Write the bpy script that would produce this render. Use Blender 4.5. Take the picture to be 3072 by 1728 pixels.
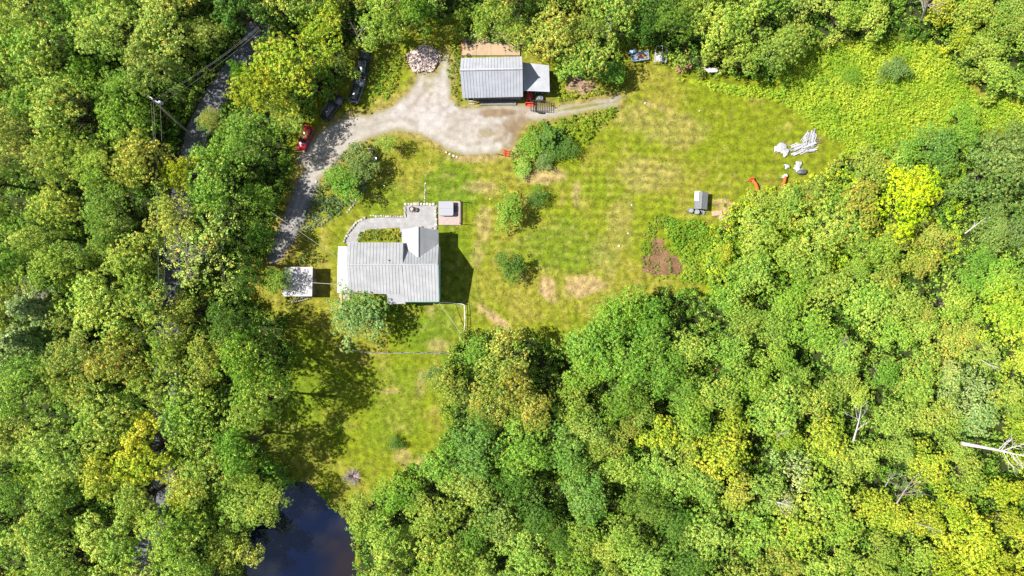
import bpy, math, random
import numpy as np
from mathutils import Vector, Matrix

# ---------------------------------------------------------------- camera, light, exposure
sc = bpy.context.scene
for o in list(bpy.data.objects):
    bpy.data.objects.remove(o)
C = sc.collection
H = 120.0
cam_d = bpy.data.cameras.new('camera'); cam = bpy.data.objects.new('camera', cam_d); C.objects.link(cam)
cam.location = (0, 0, H); cam.rotation_euler = (0, 0, 0)
cam_d.sensor_width = 36; cam_d.lens = 24; cam_d.clip_end = 3000; cam_d.clip_start = 0.5
sc.camera = cam
EL = math.radians(51); SH = Vector((0.995, -0.10, 0)).normalized()
world = bpy.data.worlds.new("World"); sc.world = world; world.use_nodes = True
nt = world.node_tree; nt.nodes.clear()
wo = nt.nodes.new('ShaderNodeOutputWorld'); bg = nt.nodes.new('ShaderNodeBackground')
sky = nt.nodes.new('ShaderNodeTexSky'); sky.sky_type = 'NISHITA'; sky.sun_disc = False
sky.sun_elevation = EL; sky.sun_rotation = math.radians(276)
sky.air_density = 1.0; sky.dust_density = 0.4; sky.ozone_density = 1.5
tc = nt.nodes.new('ShaderNodeTexCoord'); cn = nt.nodes.new('ShaderNodeTexNoise')
cn.inputs['Scale'].default_value = 7.0; cn.inputs['Detail'].default_value = 6; cn.inputs['Roughness'].default_value = 0.55
cr = nt.nodes.new('ShaderNodeValToRGB'); cr.color_ramp.elements[0].position = 0.50; cr.color_ramp.elements[1].position = 0.66
cm = nt.nodes.new('ShaderNodeMix'); cm.data_type = 'RGBA'
nt.links.new(tc.outputs['Generated'], cn.inputs['Vector']); nt.links.new(cn.outputs['Fac'], cr.inputs['Fac'])
nt.links.new(cr.outputs['Color'], cm.inputs['Factor']); nt.links.new(sky.outputs['Color'], cm.inputs['A'])
cm.inputs['B'].default_value = (9.0, 9.2, 9.7, 1)
nt.links.new(cm.outputs['Result'], bg.inputs['Color']); bg.inputs['Strength'].default_value = 0.056
nt.links.new(bg.outputs[0], wo.inputs[0])
sd = bpy.data.lights.new('sun', 'SUN'); sd.energy = 5.0; sd.angle = math.radians(0.6); sd.color = (1.0, 0.95, 0.86)
sun = bpy.data.objects.new('sun', sd); C.objects.link(sun)
sun.rotation_euler = Vector((SH.x*math.cos(EL), SH.y*math.cos(EL), -math.sin(EL))).to_track_quat('-Z', 'Y').to_euler()
vs = sc.view_settings; vs.view_transform = 'Standard'; vs.look = 'None'; vs.gamma = 1; vs.exposure = 1.45
vs.use_curve_mapping = False

# ---------------------------------------------------------------- helpers
M2 = 180.0/3072
def W(px, py, h=0.0):                       # photo position of a point h metres up -> metres on the site
    k = (H-h)/H*M2
    return Vector(((px-1536)*k, (864-py)*k, h))
def V2(pts):                                # same, from coordinates read off the 2576-wide view
    return [W(x*1.19255, y*1.19255).xy[:] for x, y in pts]
R = math.radians
def tag(o, label=None, cat=None, group=None, kind=None):
    if label: o['label'] = label
    if cat: o['category'] = cat
    if group: o['group'] = group
    if kind: o['kind'] = kind
    return o
def empty(name, loc, rz=0.0, label=None, cat=None, group=None):
    o = bpy.data.objects.new(name, None); C.objects.link(o); o.empty_display_size = 0.2
    o.location = (loc[0], loc[1], loc[2] if len(loc) > 2 else 0); o.rotation_euler = (0, 0, rz)
    return tag(o, label, cat, group)
class MB:
    def __init__(s, org=(0, 0, 0)):
        s.v = []; s.f = []; s.m = []; s.o = Vector(org); s.mi = 0
    def add(s, vs_, fs):
        n = len(s.v); s.v += [tuple(Vector(p)-s.o) for p in vs_]
        for f in fs: s.f.append([i+n for i in f]); s.m.append(s.mi)
        return s
    def box(s, c, d, rz=0.0, rx=0.0, ry=0.0, taper=1.0):
        m = Matrix.Translation(c) @ Matrix.Rotation(rz, 4, 'Z') @ Matrix.Rotation(ry, 4, 'Y') @ Matrix.Rotation(rx, 4, 'X')
        p = [m @ Vector((x*d[0]/2*(taper if z > 0 else 1), y*d[1]/2*(taper if z > 0 else 1), z*d[2]/2)) for z in (-1, 1) for x, y in ((-1, -1), (1, -1), (1, 1), (-1, 1))]
        return s.add(p, [(3, 2, 1, 0), (4, 5, 6, 7), (0, 1, 5, 4), (1, 2, 6, 5), (2, 3, 7, 6), (3, 0, 4, 7)])
    def slab(s, top, t, vert=True):         # polygon with thickness t downwards
        top = [Vector(p) for p in top]; n = len(top)
        a = sum((top[i].x*top[(i+1) % n].y-top[(i+1) % n].x*top[i].y) for i in range(n))
        if a < 0: top = top[::-1]
        bot = [p-Vector((0, 0, t)) for p in top]
        return s.add(top+bot, [list(range(n)), list(range(2*n-1, n-1, -1))]+[(i, n+i, n+(i+1) % n, (i+1) % n) for i in range(n)])
    def wall(s, a, b, z0, z1a, z1b, t=0.15):     # upright wall from a to b (2D) with sloping top
        a = Vector(a[:2]); b = Vector(b[:2]); d = (b-a).normalized(); nn = Vector((-d.y, d.x))*t/2
        P = []
        for z, q in ((z0, None), (1, None)):
            for p, zt in ((a-nn, z1a), (b-nn, z1b), (b+nn, z1b), (a+nn, z1a)):
                P.append((p.x, p.y, z0 if len(P) < 4 else zt))
        return s.add(P, [(3, 2, 1, 0), (4, 5, 6, 7), (0, 1, 5, 4), (1, 2, 6, 5), (2, 3, 7, 6), (3, 0, 4, 7)])
    def tube(s, pts, rad, n=6, cap=True):
        pts = [Vector(p) for p in pts]; k = len(pts)
        if not hasattr(rad, '__len__'): rad = [rad]*k
        P = []; u = None
        for i, p in enumerate(pts):
            t = (pts[min(i+1, k-1)]-pts[max(i-1, 0)]).normalized()
            if u is None:
                u = t.orthogonal().normalized()
            else:
                u = (u-t*u.dot(t)); u = u.normalized() if u.length > 1e-5 else t.orthogonal().normalized()
            w = t.cross(u)
            for j in range(n):
                a = 2*math.pi*j/n; P.append(p+(u*math.cos(a)+w*math.sin(a))*rad[i])
        F = [(i*n+j, i*n+(j+1) % n, (i+1)*n+(j+1) % n, (i+1)*n+j) for i in range(k-1) for j in range(n)]
        if cap: F += [list(range(n))[::-1], list(range((k-1)*n, k*n))]
        return s.add(P, F)
    def lathe(s, c, prof, n=20, axis='Z', rz=0.0):
        c = Vector(c); P = []
        for r, z in prof:
            for j in range(n):
                a = 2*math.pi*j/n
                q = Vector((r*math.cos(a), r*math.sin(a), z))
                if axis == 'X': q = Vector((z, r*math.cos(a), r*math.sin(a)))
                if axis == 'Y': q = Vector((r*math.cos(a), z, r*math.sin(a)))
                q.rotate(Matrix.Rotation(rz, 3, 'Z')); P.append(c+q)
        k = len(prof)
        F = [(i*n+j, i*n+(j+1) % n, (i+1)*n+(j+1) % n, (i+1)*n+j) for i in range(k-1) for j in range(n)]
        F += [list(range(n))[::-1], list(range((k-1)*n, k*n))]
        return s.add(P, F)
    def loft(s, secs, cap=True):
        n = len(secs[0]); k = len(secs); P = [p for q in secs for p in q]
        F = [(i*n+j, i*n+(j+1) % n, (i+1)*n+(j+1) % n, (i+1)*n+j) for i in range(k-1) for j in range(n)]
        if cap: F += [list(range(n))[::-1], list(range((k-1)*n, k*n))]
        return s.add(P, F)
    def rock(s, c, d, seed, rz=0.0):
        rg = random.Random(seed); c = Vector(c); P = []; F = []; nu, nv = 8, 5
        m = Matrix.Rotation(rz, 3, 'Z')
        bump = [[rg.uniform(0.82, 1.12) for _ in range(nu)] for _ in range(nv+1)]
        for i in range(nv+1):
            th = math.pi*i/nv
            for j in range(nu):
                a = 2*math.pi*j/nu; b = bump[i][j] if 0 < i < nv else 1
                sx = abs(math.cos(a))**0.7*math.copysign(1, math.cos(a)); sy = abs(math.sin(a))**0.7*math.copysign(1, math.sin(a))
                P.append(c+m @ Vector((sx*math.sin(th)**0.7*d[0]/2*b, sy*math.sin(th)**0.7*d[1]/2*b, math.cos(th)*d[2]/2*(b if i else 0.9))))
        F = [(i*nu+j, (i+1)*nu+j, (i+1)*nu+(j+1) % nu, i*nu+(j+1) % nu) for i in range(nv) for j in range(nu)]
        return s.add(P, F)
    def build(s, name, mat, parent=None, smooth=False, bevel=0.0):
        me = bpy.data.meshes.new(name); me.from_pydata(s.v, [], s.f)
        for m in (mat if isinstance(mat, (list, tuple)) else [mat]): me.materials.append(m)
        me.polygons.foreach_set('material_index', s.m)
        if smooth: me.polygons.foreach_set('use_smooth', [True]*len(s.f))
        me.validate(); me.update()
        o = bpy.data.objects.new(name, me); C.objects.link(o)
        if parent: o.parent = parent
        elif s.o.length: o.location = s.o
        if bevel:
            b = o.modifiers.new('bevel', 'BEVEL'); b.width = bevel; b.segments = 2; b.limit_method = 'ANGLE'
        return o
def copy_tree(o, parent=None):
    c = o.copy(); C.objects.link(c); c.parent = parent
    for ch in list(o.children): copy_tree(ch, c)
    return c

# ---------------------------------------------------------------- materials
def mat(name, col, rough=0.7, metal=0.0, var=0.15, scale=3.0, bump=0.0, spec=0.5, col2=None, dist=0.02, stretch=None, detail=5):
    m = bpy.data.materials.new(name); m.use_nodes = True; n = m.node_tree; p = n.nodes['Principled BSDF']
    p.inputs['Roughness'].default_value = rough; p.inputs['Metallic'].default_value = metal
    p.inputs['Specular IOR Level'].default_value = spec
    t = n.nodes.new('ShaderNodeTexCoord'); nz = n.nodes.new('ShaderNodeTexNoise')
    nz.inputs['Scale'].default_value = scale; nz.inputs['Detail'].default_value = detail; nz.inputs['Roughness'].default_value = 0.65
    mp = n.nodes.new('ShaderNodeMapping'); n.links.new(t.outputs['Object'], mp.inputs[0]); n.links.new(mp.outputs[0], nz.inputs['Vector'])
    if stretch: mp.inputs['Scale'].default_value = stretch
    r = n.nodes.new('ShaderNodeValToRGB'); r.color_ramp.elements[0].position = 0.3; r.color_ramp.elements[1].position = 0.7
    col = tuple(c*0.75 for c in col); col2 = col2 and tuple(c*0.75 for c in col2)
    c2 = col2 or tuple(min(1, c*(1+var)) for c in col); c1 = tuple(c*(1-var) for c in col) if not col2 else col
    r.color_ramp.elements[0].color = (*c1, 1); r.color_ramp.elements[1].color = (*c2, 1)
    n.links.new(nz.outputs['Fac'], r.inputs[0]); n.links.new(r.outputs[0], p.inputs['Base Color'])
    if bump:
        b = n.nodes.new('ShaderNodeBump'); b.inputs['Strength'].default_value = bump; b.inputs['Distance'].default_value = dist
        n.links.new(nz.outputs['Fac'], b.inputs['Height']); n.links.new(b.outputs[0], p.inputs['Normal'])
    return m
def sheet_mat(name, fine=6.0, amp=0.5, rough=0.95, bump=0.6, dist=0.05):
    """colour from the sheet's own 'base' attribute, broken up by fine noise"""
    m = bpy.data.materials.new(name); m.use_nodes = True; n = m.node_tree; p = n.nodes['Principled BSDF']
    p.inputs['Roughness'].default_value = rough; p.inputs['Specular IOR Level'].default_value = 0.15
    a = n.nodes.new('ShaderNodeAttribute'); a.attribute_name = 'base'
    t = n.nodes.new('ShaderNodeTexCoord')
    n1 = n.nodes.new('ShaderNodeTexNoise'); n1.inputs['Scale'].default_value = fine; n1.inputs['Detail'].default_value = 3; n1.inputs['Roughness'].default_value = 0.8
    n2 = n.nodes.new('ShaderNodeTexNoise'); n2.inputs['Scale'].default_value = fine*0.22; n2.inputs['Detail'].default_value = 4
    for q in (n1, n2): n.links.new(t.outputs['Object'], q.inputs['Vector'])
    ad = n.nodes.new('ShaderNodeMath'); ad.operation = 'ADD'; n.links.new(n1.outputs['Fac'], ad.inputs[0]); n.links.new(n2.outputs['Fac'], ad.inputs[1])
    mr = n.nodes.new('ShaderNodeMapRange'); mr.inputs['From Min'].default_value = 0.75; mr.inputs['From Max'].default_value = 1.25
    mr.inputs['To Min'].default_value = 1-amp; mr.inputs['To Max'].default_value = 1+amp
    n.links.new(ad.outputs[0], mr.inputs['Value'])
    mx = n.nodes.new('ShaderNodeVectorMath'); mx.operation = 'SCALE'
    n.links.new(a.outputs['Color'], mx.inputs[0]); n.links.new(mr.outputs[0], mx.inputs['Scale'])
    n.links.new(mx.outputs[0], p.inputs['Base Color'])
    b = n.nodes.new('ShaderNodeBump'); b.inputs['Strength'].default_value = bump; b.inputs['Distance'].default_value = dist
    n.links.new(n1.outputs['Fac'], b.inputs['Height']); n.links.new(b.outputs[0], p.inputs['Normal'])
    return m
def leaf_mat(name, trans=0.34):
    """leaf colour = the tree's own object colour; some clumps turn with the object's alpha"""
    m = bpy.data.materials.new(name); m.use_nodes = True; n = m.node_tree; n.nodes.clear()
    out = n.nodes.new('ShaderNodeOutputMaterial'); oi = n.nodes.new('ShaderNodeObjectInfo')
    a = n.nodes.new('ShaderNodeAttribute'); a.attribute_name = 'tint'       # x: clump, y: leaf, z: turned
    sp = n.nodes.new('ShaderNodeSeparateXYZ'); n.links.new(a.outputs['Vector'], sp.inputs[0])
    cool = n.nodes.new('ShaderNodeVectorMath'); cool.operation = 'MULTIPLY'; cool.inputs[1].default_value = (0.68, 0.86, 0.9)
    warm = n.nodes.new('ShaderNodeVectorMath'); warm.operation = 'MULTIPLY'; warm.inputs[1].default_value = (1.30, 1.15, 1.0)
    for q in (cool, warm): n.links.new(oi.outputs['Color'], q.inputs[0])
    mx = n.nodes.new('ShaderNodeMix'); mx.data_type = 'RGBA'
    n.links.new(sp.outputs['X'], mx.inputs['Factor']); n.links.new(cool.outputs[0], mx.inputs['A']); n.links.new(warm.outputs[0], mx.inputs['B'])
    lt = n.nodes.new('ShaderNodeMath'); lt.operation = 'LESS_THAN'; n.links.new(sp.outputs['Z'], lt.inputs[0]); n.links.new(oi.outputs['Alpha'], lt.inputs[1])
    k = n.nodes.new('ShaderNodeMath'); k.operation = 'MULTIPLY'; k.inputs[1].default_value = 0.6; n.links.new(lt.outputs[0], k.inputs[0])
    m2 = n.nodes.new('ShaderNodeMix'); m2.data_type = 'RGBA'; n.links.new(k.outputs[0], m2.inputs['Factor'])
    n.links.new(mx.outputs['Result'], m2.inputs['A']); m2.inputs['B'].default_value = (0.48, 0.32, 0.04, 1)
    mr = n.nodes.new('ShaderNodeMapRange'); mr.inputs['To Min'].default_value = 0.6; mr.inputs['To Max'].default_value = 1.4
    n.links.new(sp.outputs['Y'], mr.inputs['Value'])
    sc_ = n.nodes.new('ShaderNodeVectorMath'); sc_.operation = 'SCALE'
    n.links.new(m2.outputs['Result'], sc_.inputs[0]); n.links.new(mr.outputs[0], sc_.inputs['Scale'])
    gp = n.nodes.new('ShaderNodeNewGeometry'); last = sc_
    for scl, lo, hi in ((0.16, (0.78, 0.90, 0.75), (1.25, 1.12, 1.25)), (0.75, (0.86, 0.92, 0.85), (1.16, 1.10, 1.2))):
        nz = n.nodes.new('ShaderNodeTexNoise'); nz.inputs['Scale'].default_value = scl; nz.inputs['Detail'].default_value = 2; n.links.new(gp.outputs['Position'], nz.inputs['Vector'])
        rp = n.nodes.new('ShaderNodeValToRGB'); rp.color_ramp.elements[0].position = 0.35; rp.color_ramp.elements[1].position = 0.65
        rp.color_ramp.elements[0].color = (*[x*0.75 for x in lo], 1); rp.color_ramp.elements[1].color = (*[x*0.75 for x in hi], 1); n.links.new(nz.outputs['Fac'], rp.inputs[0])
        mu = n.nodes.new('ShaderNodeVectorMath'); mu.operation = 'MULTIPLY'; n.links.new(last.outputs[0], mu.inputs[0]); n.links.new(rp.outputs[0], mu.inputs[1])
        m4 = n.nodes.new('ShaderNodeVectorMath'); m4.operation = 'SCALE'; m4.inputs['Scale'].default_value = 1/0.75; n.links.new(mu.outputs[0], m4.inputs[0]); last = m4
    sc_ = last
    d = n.nodes.new('ShaderNodeBsdfDiffuse'); tr = n.nodes.new('ShaderNodeBsdfTranslucent')
    n.links.new(sc_.outputs[0], d.inputs[0]); n.links.new(sc_.outputs[0], tr.inputs[0])
    ms = n.nodes.new('ShaderNodeMixShader'); ms.inputs[0].default_value = trans
    n.links.new(d.outputs[0], ms.inputs[1]); n.links.new(tr.outputs[0], ms.inputs[2])
    gl = n.nodes.new('ShaderNodeBsdfGlossy'); gl.inputs['Roughness'].default_value = 0.45; gl.inputs[0].default_value = (1, 1, 1, 1)
    m3 = n.nodes.new('ShaderNodeMixShader'); m3.inputs[0].default_value = 0.012
    n.links.new(ms.outputs[0], m3.inputs[1]); n.links.new(gl.outputs[0], m3.inputs[2]); n.links.new(m3.outputs[0], out.inputs[0])
    return m
LEAF = leaf_mat('leaves')
BARK = mat('bark', (0.10, 0.075, 0.055), 0.9, var=0.4, scale=4, bump=0.5)
DEAD = mat('dead_wood', (0.30, 0.25, 0.22), 0.85, var=0.25, scale=3)
DEADD = mat('grey_brush', (0.20, 0.15, 0.15), 0.9, var=0.4, scale=3)
ROOF = mat('galvanised_roof', (0.285, 0.29, 0.303), 0.55, 0.0, var=0.16, scale=0.7, spec=0.35, detail=8)
SEAM = mat('roof_seam', (0.14, 0.145, 0.16), 0.5, 0.0)
ROOFW = mat('white_roof', (0.36, 0.34, 0.355), 0.6, var=0.10, scale=0.8)
ROOFB = mat('barn_roof', (0.37, 0.38, 0.425), 0.5, var=0.14, scale=0.7, spec=0.35, detail=8)
CAP = mat('ridge_cap', (0.33, 0.335, 0.35), 0.5)
SIDING = mat('white_clapboard', (0.55, 0.56, 0.56), 0.7, var=0.08, scale=2)
TEAL = mat('teal_trim', (0.10, 0.28, 0.27), 0.6)
WOODG = mat('weathered_boards', (0.17, 0.16, 0.15), 0.85, var=0.4, scale=3, stretch=(1, 1, 8))
DECKW = mat('deck_boards', (0.36, 0.28, 0.26), 0.8, var=0.18, scale=3)
PLY = mat('tan_plywood', (0.34, 0.24, 0.15), 0.85, var=0.15, scale=1.2)
GLASS = mat('window_glass', (0.02, 0.03, 0.04), 0.08, spec=0.8, var=0.1)
BLACK = mat('black_plastic', (0.012, 0.012, 0.014), 0.45)
RUBBER = mat('rubber', (0.018, 0.018, 0.018), 0.8)
STEEL = mat('dark_steel', (0.035, 0.022, 0.02), 0.6)
CHROME = mat('bare_steel', (0.35, 0.36, 0.38), 0.35, 0.6)
WHITE = mat('white_paint', (0.62, 0.62, 0.64), 0.6, var=0.08)
REDP = mat('red_paint', (0.55, 0.025, 0.02), 0.35, var=0.15)
ORANGE = mat('orange_plastic', (0.62, 0.11, 0.02), 0.5)
STONE = mat('field_stone', (0.22, 0.20, 0.17), 0.9, var=0.3, scale=2.5, bump=0.5, col2=(0.48, 0.45, 0.38))
print('helpers ok')
# ---------------------------------------------------------------- noise, polygons, sheets
_lat = {}
def vnoise(x, y, s, seed=0):
    L = _lat.setdefault(seed, np.random.RandomState(seed+7).rand(256, 256))
    x = np.asarray(x, float)/s+1000.0; y = np.asarray(y, float)/s+1000.0
    i = np.floor(x).astype(int); j = np.floor(y).astype(int); fx = x-i; fy = y-j
    fx = fx*fx*(3-2*fx); fy = fy*fy*(3-2*fy); g = lambda a, b: L[a % 256, b % 256]
    return (g(i, j)*(1-fx)+g(i+1, j)*fx)*(1-fy)+(g(i, j+1)*(1-fx)+g(i+1, j+1)*fx)*fy
def fbm(x, y, s, seed=0, o=4):
    r = 0; a = 0.5; t = 0
    for k in range(o): r = r+a*vnoise(x, y, s/2**k, seed+k); t += a; a *= 0.55
    return r/t
def inside(poly, x, y):
    x = np.asarray(x, float); y = np.asarray(y, float); c = np.zeros(x.shape, bool); n = len(poly)
    for i in range(n):
        x1, y1 = poly[i]; x2, y2 = poly[i-1]
        if y1 == y2: continue
        c ^= ((y1 > y) != (y2 > y)) & (x < (x2-x1)*(y-y1)/(y2-y1)+x1)
    return c
def sdist(poly, x, y):                       # positive inside
    x = np.asarray(x, float); y = np.asarray(y, float); d = np.full(x.shape, 1e9); n = len(poly)
    for i in range(n):
        x1, y1 = poly[i]; x2, y2 = poly[i-1]; dx, dy = x2-x1, y2-y1
        t = np.clip(((x-x1)*dx+(y-y1)*dy)/(dx*dx+dy*dy+1e-9), 0, 1)
        d = np.minimum(d, np.hypot(x-x1-t*dx, y-y1-t*dy))
    return np.where(inside(poly, x, y), d, -d)
def sstep(a, b, v):
    t = np.clip((v-a)/(b-a), 0, 1); return t*t*(3-2*t)
def mixc(c, col, f): return c*(1-f[:, None])+np.array(col)[None, :]*f[:, None]
def sheet(name, poly, res, z, m, colf, edge=0.6, kind='structure', rough=0.7, holes=(), grow=0.0):
    xs = [p[0] for p in poly]; ys = [p[1] for p in poly]
    gx = np.arange(min(xs)-1-grow, max(xs)+1+grow, res); gy = np.arange(min(ys)-1-grow, max(ys)+1+grow, res)
    nx, ny = len(gx), len(gy); cx, cy = np.meshgrid((gx[:-1]+gx[1:])/2, (gy[:-1]+gy[1:])/2)
    d = sdist(poly, cx, cy)+(fbm(cx, cy, rough, 31, 4)-0.5)*2*edge
    keep = d > -grow
    for hp in holes: keep &= ~inside(hp, cx, cy)
    jj, ii = np.nonzero(keep); a = jj*nx+ii
    q = np.stack([a, a+1, a+1+nx, a+nx], 1)
    used, inv = np.unique(q, return_inverse=True); q = inv.reshape(-1, 4)
    X, Y = np.meshgrid(gx, gy); vx = X.ravel()[used]; vy = Y.ravel()[used]
    o = fast_mesh(name, np.stack([vx, vy, np.full(len(vx), z)], 1), q, m)
    col = np.clip(colf(vx, vy)*0.75, 0.001, 1); ca = o.data.color_attributes.new('base', 'FLOAT_COLOR', 'POINT')
    ca.data.foreach_set('color', np.concatenate([col, np.ones((len(vx), 1))], 1).astype('f').ravel())
    return tag(o, kind=kind)
def fast_mesh(name, v, q, m):
    me = bpy.data.meshes.new(name); me.vertices.add(len(v)); me.vertices.foreach_set('co', np.asarray(v, 'f').ravel())
    k = q.shape[1]; me.loops.add(q.size); me.loops.foreach_set('vertex_index', q.astype('i').ravel())
    me.polygons.add(len(q)); me.polygons.foreach_set('loop_start', np.arange(0, q.size, k, dtype='i'))
    me.polygons.foreach_set('loop_total', np.full(len(q), k, 'i'))
    me.materials.append(m); me.update(calc_edges=True)
    o = bpy.data.objects.new(name, me); C.objects.link(o); return o

GRASSM = sheet_mat('mown_grass', 4.2, 0.5, bump=0.8, dist=0.08)
GRAVM = sheet_mat('gravel', 4.5, 0.16, bump=0.4, dist=0.03)
DIRTM = sheet_mat('soil', 2.5, 0.4)
ASPH = sheet_mat('asphalt', 5, 0.2)

CLEAR = V2([(600,1085),(640,1030),(735,965),(742,880),(718,800),(640,770),(640,660),(690,640),(690,560),(730,480),(745,410),(738,360),(748,318),(800,300),(800,255),(850,235),(885,200),(893,120),(950,118),(1010,128),(1050,70),(1160,50),(1165,112),(1340,138),(1400,158),(1400,195),(1560,205),(1600,190),(1560,140),(1570,120),(1660,125),(1690,165),(1760,190),(1960,225),(1990,130),(2320,100),(2400,170),(2460,250),(2576,262),(2576,330),(2380,322),(2260,370),(2110,390),(2070,440),(1960,480),(1840,505),(1800,560),(1775,730),(1660,722),(1560,760),(1480,800),(1428,860),(1330,832),(1180,830),(1130,880),(1105,960),(1118,1060),(1108,1120),(1060,1170),(1000,1195),(930,1240),(885,1300),(880,1500),(700,1500),(690,1330),(745,1225),(700,1150)])
DRIVE = V2([(745,400),(775,360),(830,310),(880,290),(930,288),(985,268),(1020,240),(1040,215),(1050,188),(1068,184),(1100,188),(1112,150),(1128,128),(1131,180),(1134,250),(1160,272),(1250,263),(1330,265),(1400,268),(1470,258),(1540,243),(1566,241),(1552,268),(1480,278),(1400,296),(1335,305),(1310,325),(1290,372),(1240,390),(1170,392),(1125,378),(1085,352),(1050,337),(1000,328),(930,347),(880,375),(835,425),(805,448),(785,505),(762,560),(735,612),(712,645),(688,668),(672,655),(695,590),(715,545),(738,480),(765,425)])
POND = V2([(625,1480),(610,1400),(635,1340),(660,1290),(700,1230),(735,1208),(770,1212),(800,1240),(830,1275),(870,1305),(893,1340),(895,1480)])
PATIO = V2([(1018,514),(1098,514),(1102,600),(1010,600),(1006,572),(925,578),(905,594),(900,612),(868,612),(872,596),(890,572),(910,552),(945,548),(1024,545)])
GARDEN = V2([(1625,560),(1690,550),(1770,560),(1770,720),(1640,712),(1612,680)])
POOLV = lambda x, y, rx, ry, rot=0: (W(x*1.19255, y*1.19255).xy, rx*0.06988, ry*0.06988, R(-rot))
def blob(x, y, e, seed=3, n=0.5):
    (c, rx, ry, a) = e; dx, dy = x-c[0], y-c[1]
    u = (dx*math.cos(a)+dy*math.sin(a))/rx; v = (-dx*math.sin(a)+dy*math.cos(a))/ry
    return sstep(1.15, 0.55, np.hypot(u, v)+(fbm(x, y, 3.0, seed)-0.5)*2*n)
DRY = [(POOLV(1247,803,52,17,40), 1.0), (POOLV(1378,730,26,42,-20), 0.9), (POOLV(1470,722,62,34,-10), 0.85), (POOLV(1360,440,60,26), 0.7),
       (POOLV(1560,560,40,90), 0.22), (POOLV(1460,300,1,1), 0), (POOLV(1215,560,22,60), 0.4), (POOLV(1200,470,60,25), 0.5), (POOLV(1450,490,14,40), 0.5),
       (POOLV(1520,640,45,60), 0.2), (POOLV(1050,1180,70,30,-30), 0.5), (POOLV(1010,1150,30,30), 0.45), (POOLV(1100,870,30,20), 0.4),
       (POOLV(1600,300,70,40), 0.25), (POOLV(1700,330,90,50), 0.25), (POOLV(1620,440,100,50), 0.3), (POOLV(1200,640,14,60), 0.35), (POOLV(1060,970,20,40), 0.3),
       (POOLV(980,985,30,10), 0.5), (POOLV(1085,765,16,30), 0.35), (POOLV(905,345,60,20,-20), 0.5), (POOLV(830,380,60,18,-40), 0.7), (POOLV(1180,400,60,12), 0.8), (POOLV(1300,385,30,20), 0.6), (POOLV(1470,215,45,18,-20), 0.8),
       (POOLV(1430,715,5,22,-20), 0.5), (POOLV(1830,520,34,16,20), 0.9), (POOLV(1655,268,60,10,20), 0.4), (POOLV(1135,180,20,60), 0.5)]
LUSH = [(POOLV(1130,470,90,80), 0.8), (POOLV(960,500,70,60), 0.6), (POOLV(1400,620,140,75), 0.65), (POOLV(1000,1020,90,130), 0.45), (POOLV(1080,830,100,70), 0.75), (POOLV(1080,690,150,170), 0.6), (POOLV(1500,470,60,50), 0.2), (POOLV(720,1000,150,200), 0.6)]
def lawn_col(x, y):
    n1 = fbm(x, y, 9, 11); n2 = fbm(x, y, 2.2, 17); n3 = fbm(x, y, 0.8, 23)
    c = np.tile(np.array([0.135, 0.168, 0.006]), (len(x), 1))
    c = mixc(c, (0.180, 0.175, 0.018), sstep(0.40, 0.66, n1*0.6+n2*0.4))
    lush = np.zeros(len(x))
    for e, s in LUSH: lush = np.maximum(lush, s*blob(x, y, e, 5, 0.5))
    c = mixc(c, (0.085, 0.148, 0.006), lush*(0.6+0.7*n2))
    dry = np.zeros(len(x))
    for e, s in DRY: dry = np.maximum(dry, s*blob(x, y, e, 9, 0.55))
    dry = np.clip(dry*(0.55+0.9*n3), 0, 1)
    c = mixc(c, (0.31, 0.22, 0.105), dry)
    c = mixc(c, (0.24, 0.20, 0.06), 0.40*sstep(0.58, 0.72, n3*0.5+n2*0.5))
    # mowing stripes: along x on the upper field, along y on the lower lawn
    up = sstep(-2, 2, y-2-3*np.sin(x*.05)); wob = (fbm(x, y, 12, 41)-0.5)*3
    st = np.tanh(1.6*np.sin((y+0.04*x+wob*0.5)*2*math.pi/1.5))*up+np.tanh(1.6*np.sin((x+0.18*y+wob*0.5)*2*math.pi/1.4))*(1-up)
    c *= (1+(0.07+0.07*blob(x, y, POOLV(1480,500,330,260), 4, 0.4))*st*(0.4+fbm(x, y, 6, 44)))[:, None]
    dv = sdist(DRIVE, x, y); c = mixc(c, (0.24, 0.17, 0.07), 0.6*sstep(-1.6, -0.1, dv)*(0.5+n3))
    n5 = vnoise(x, y, 0.45, 63); c = mixc(c, (0.25, 0.21, 0.07), 0.35*(n5 > 0.78)*sstep(0.35, 0.6, n1))
    return c*(0.78+0.28*n3+0.16*n5)[:, None]*np.array([0.99, 0.98, 1.0])
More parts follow.
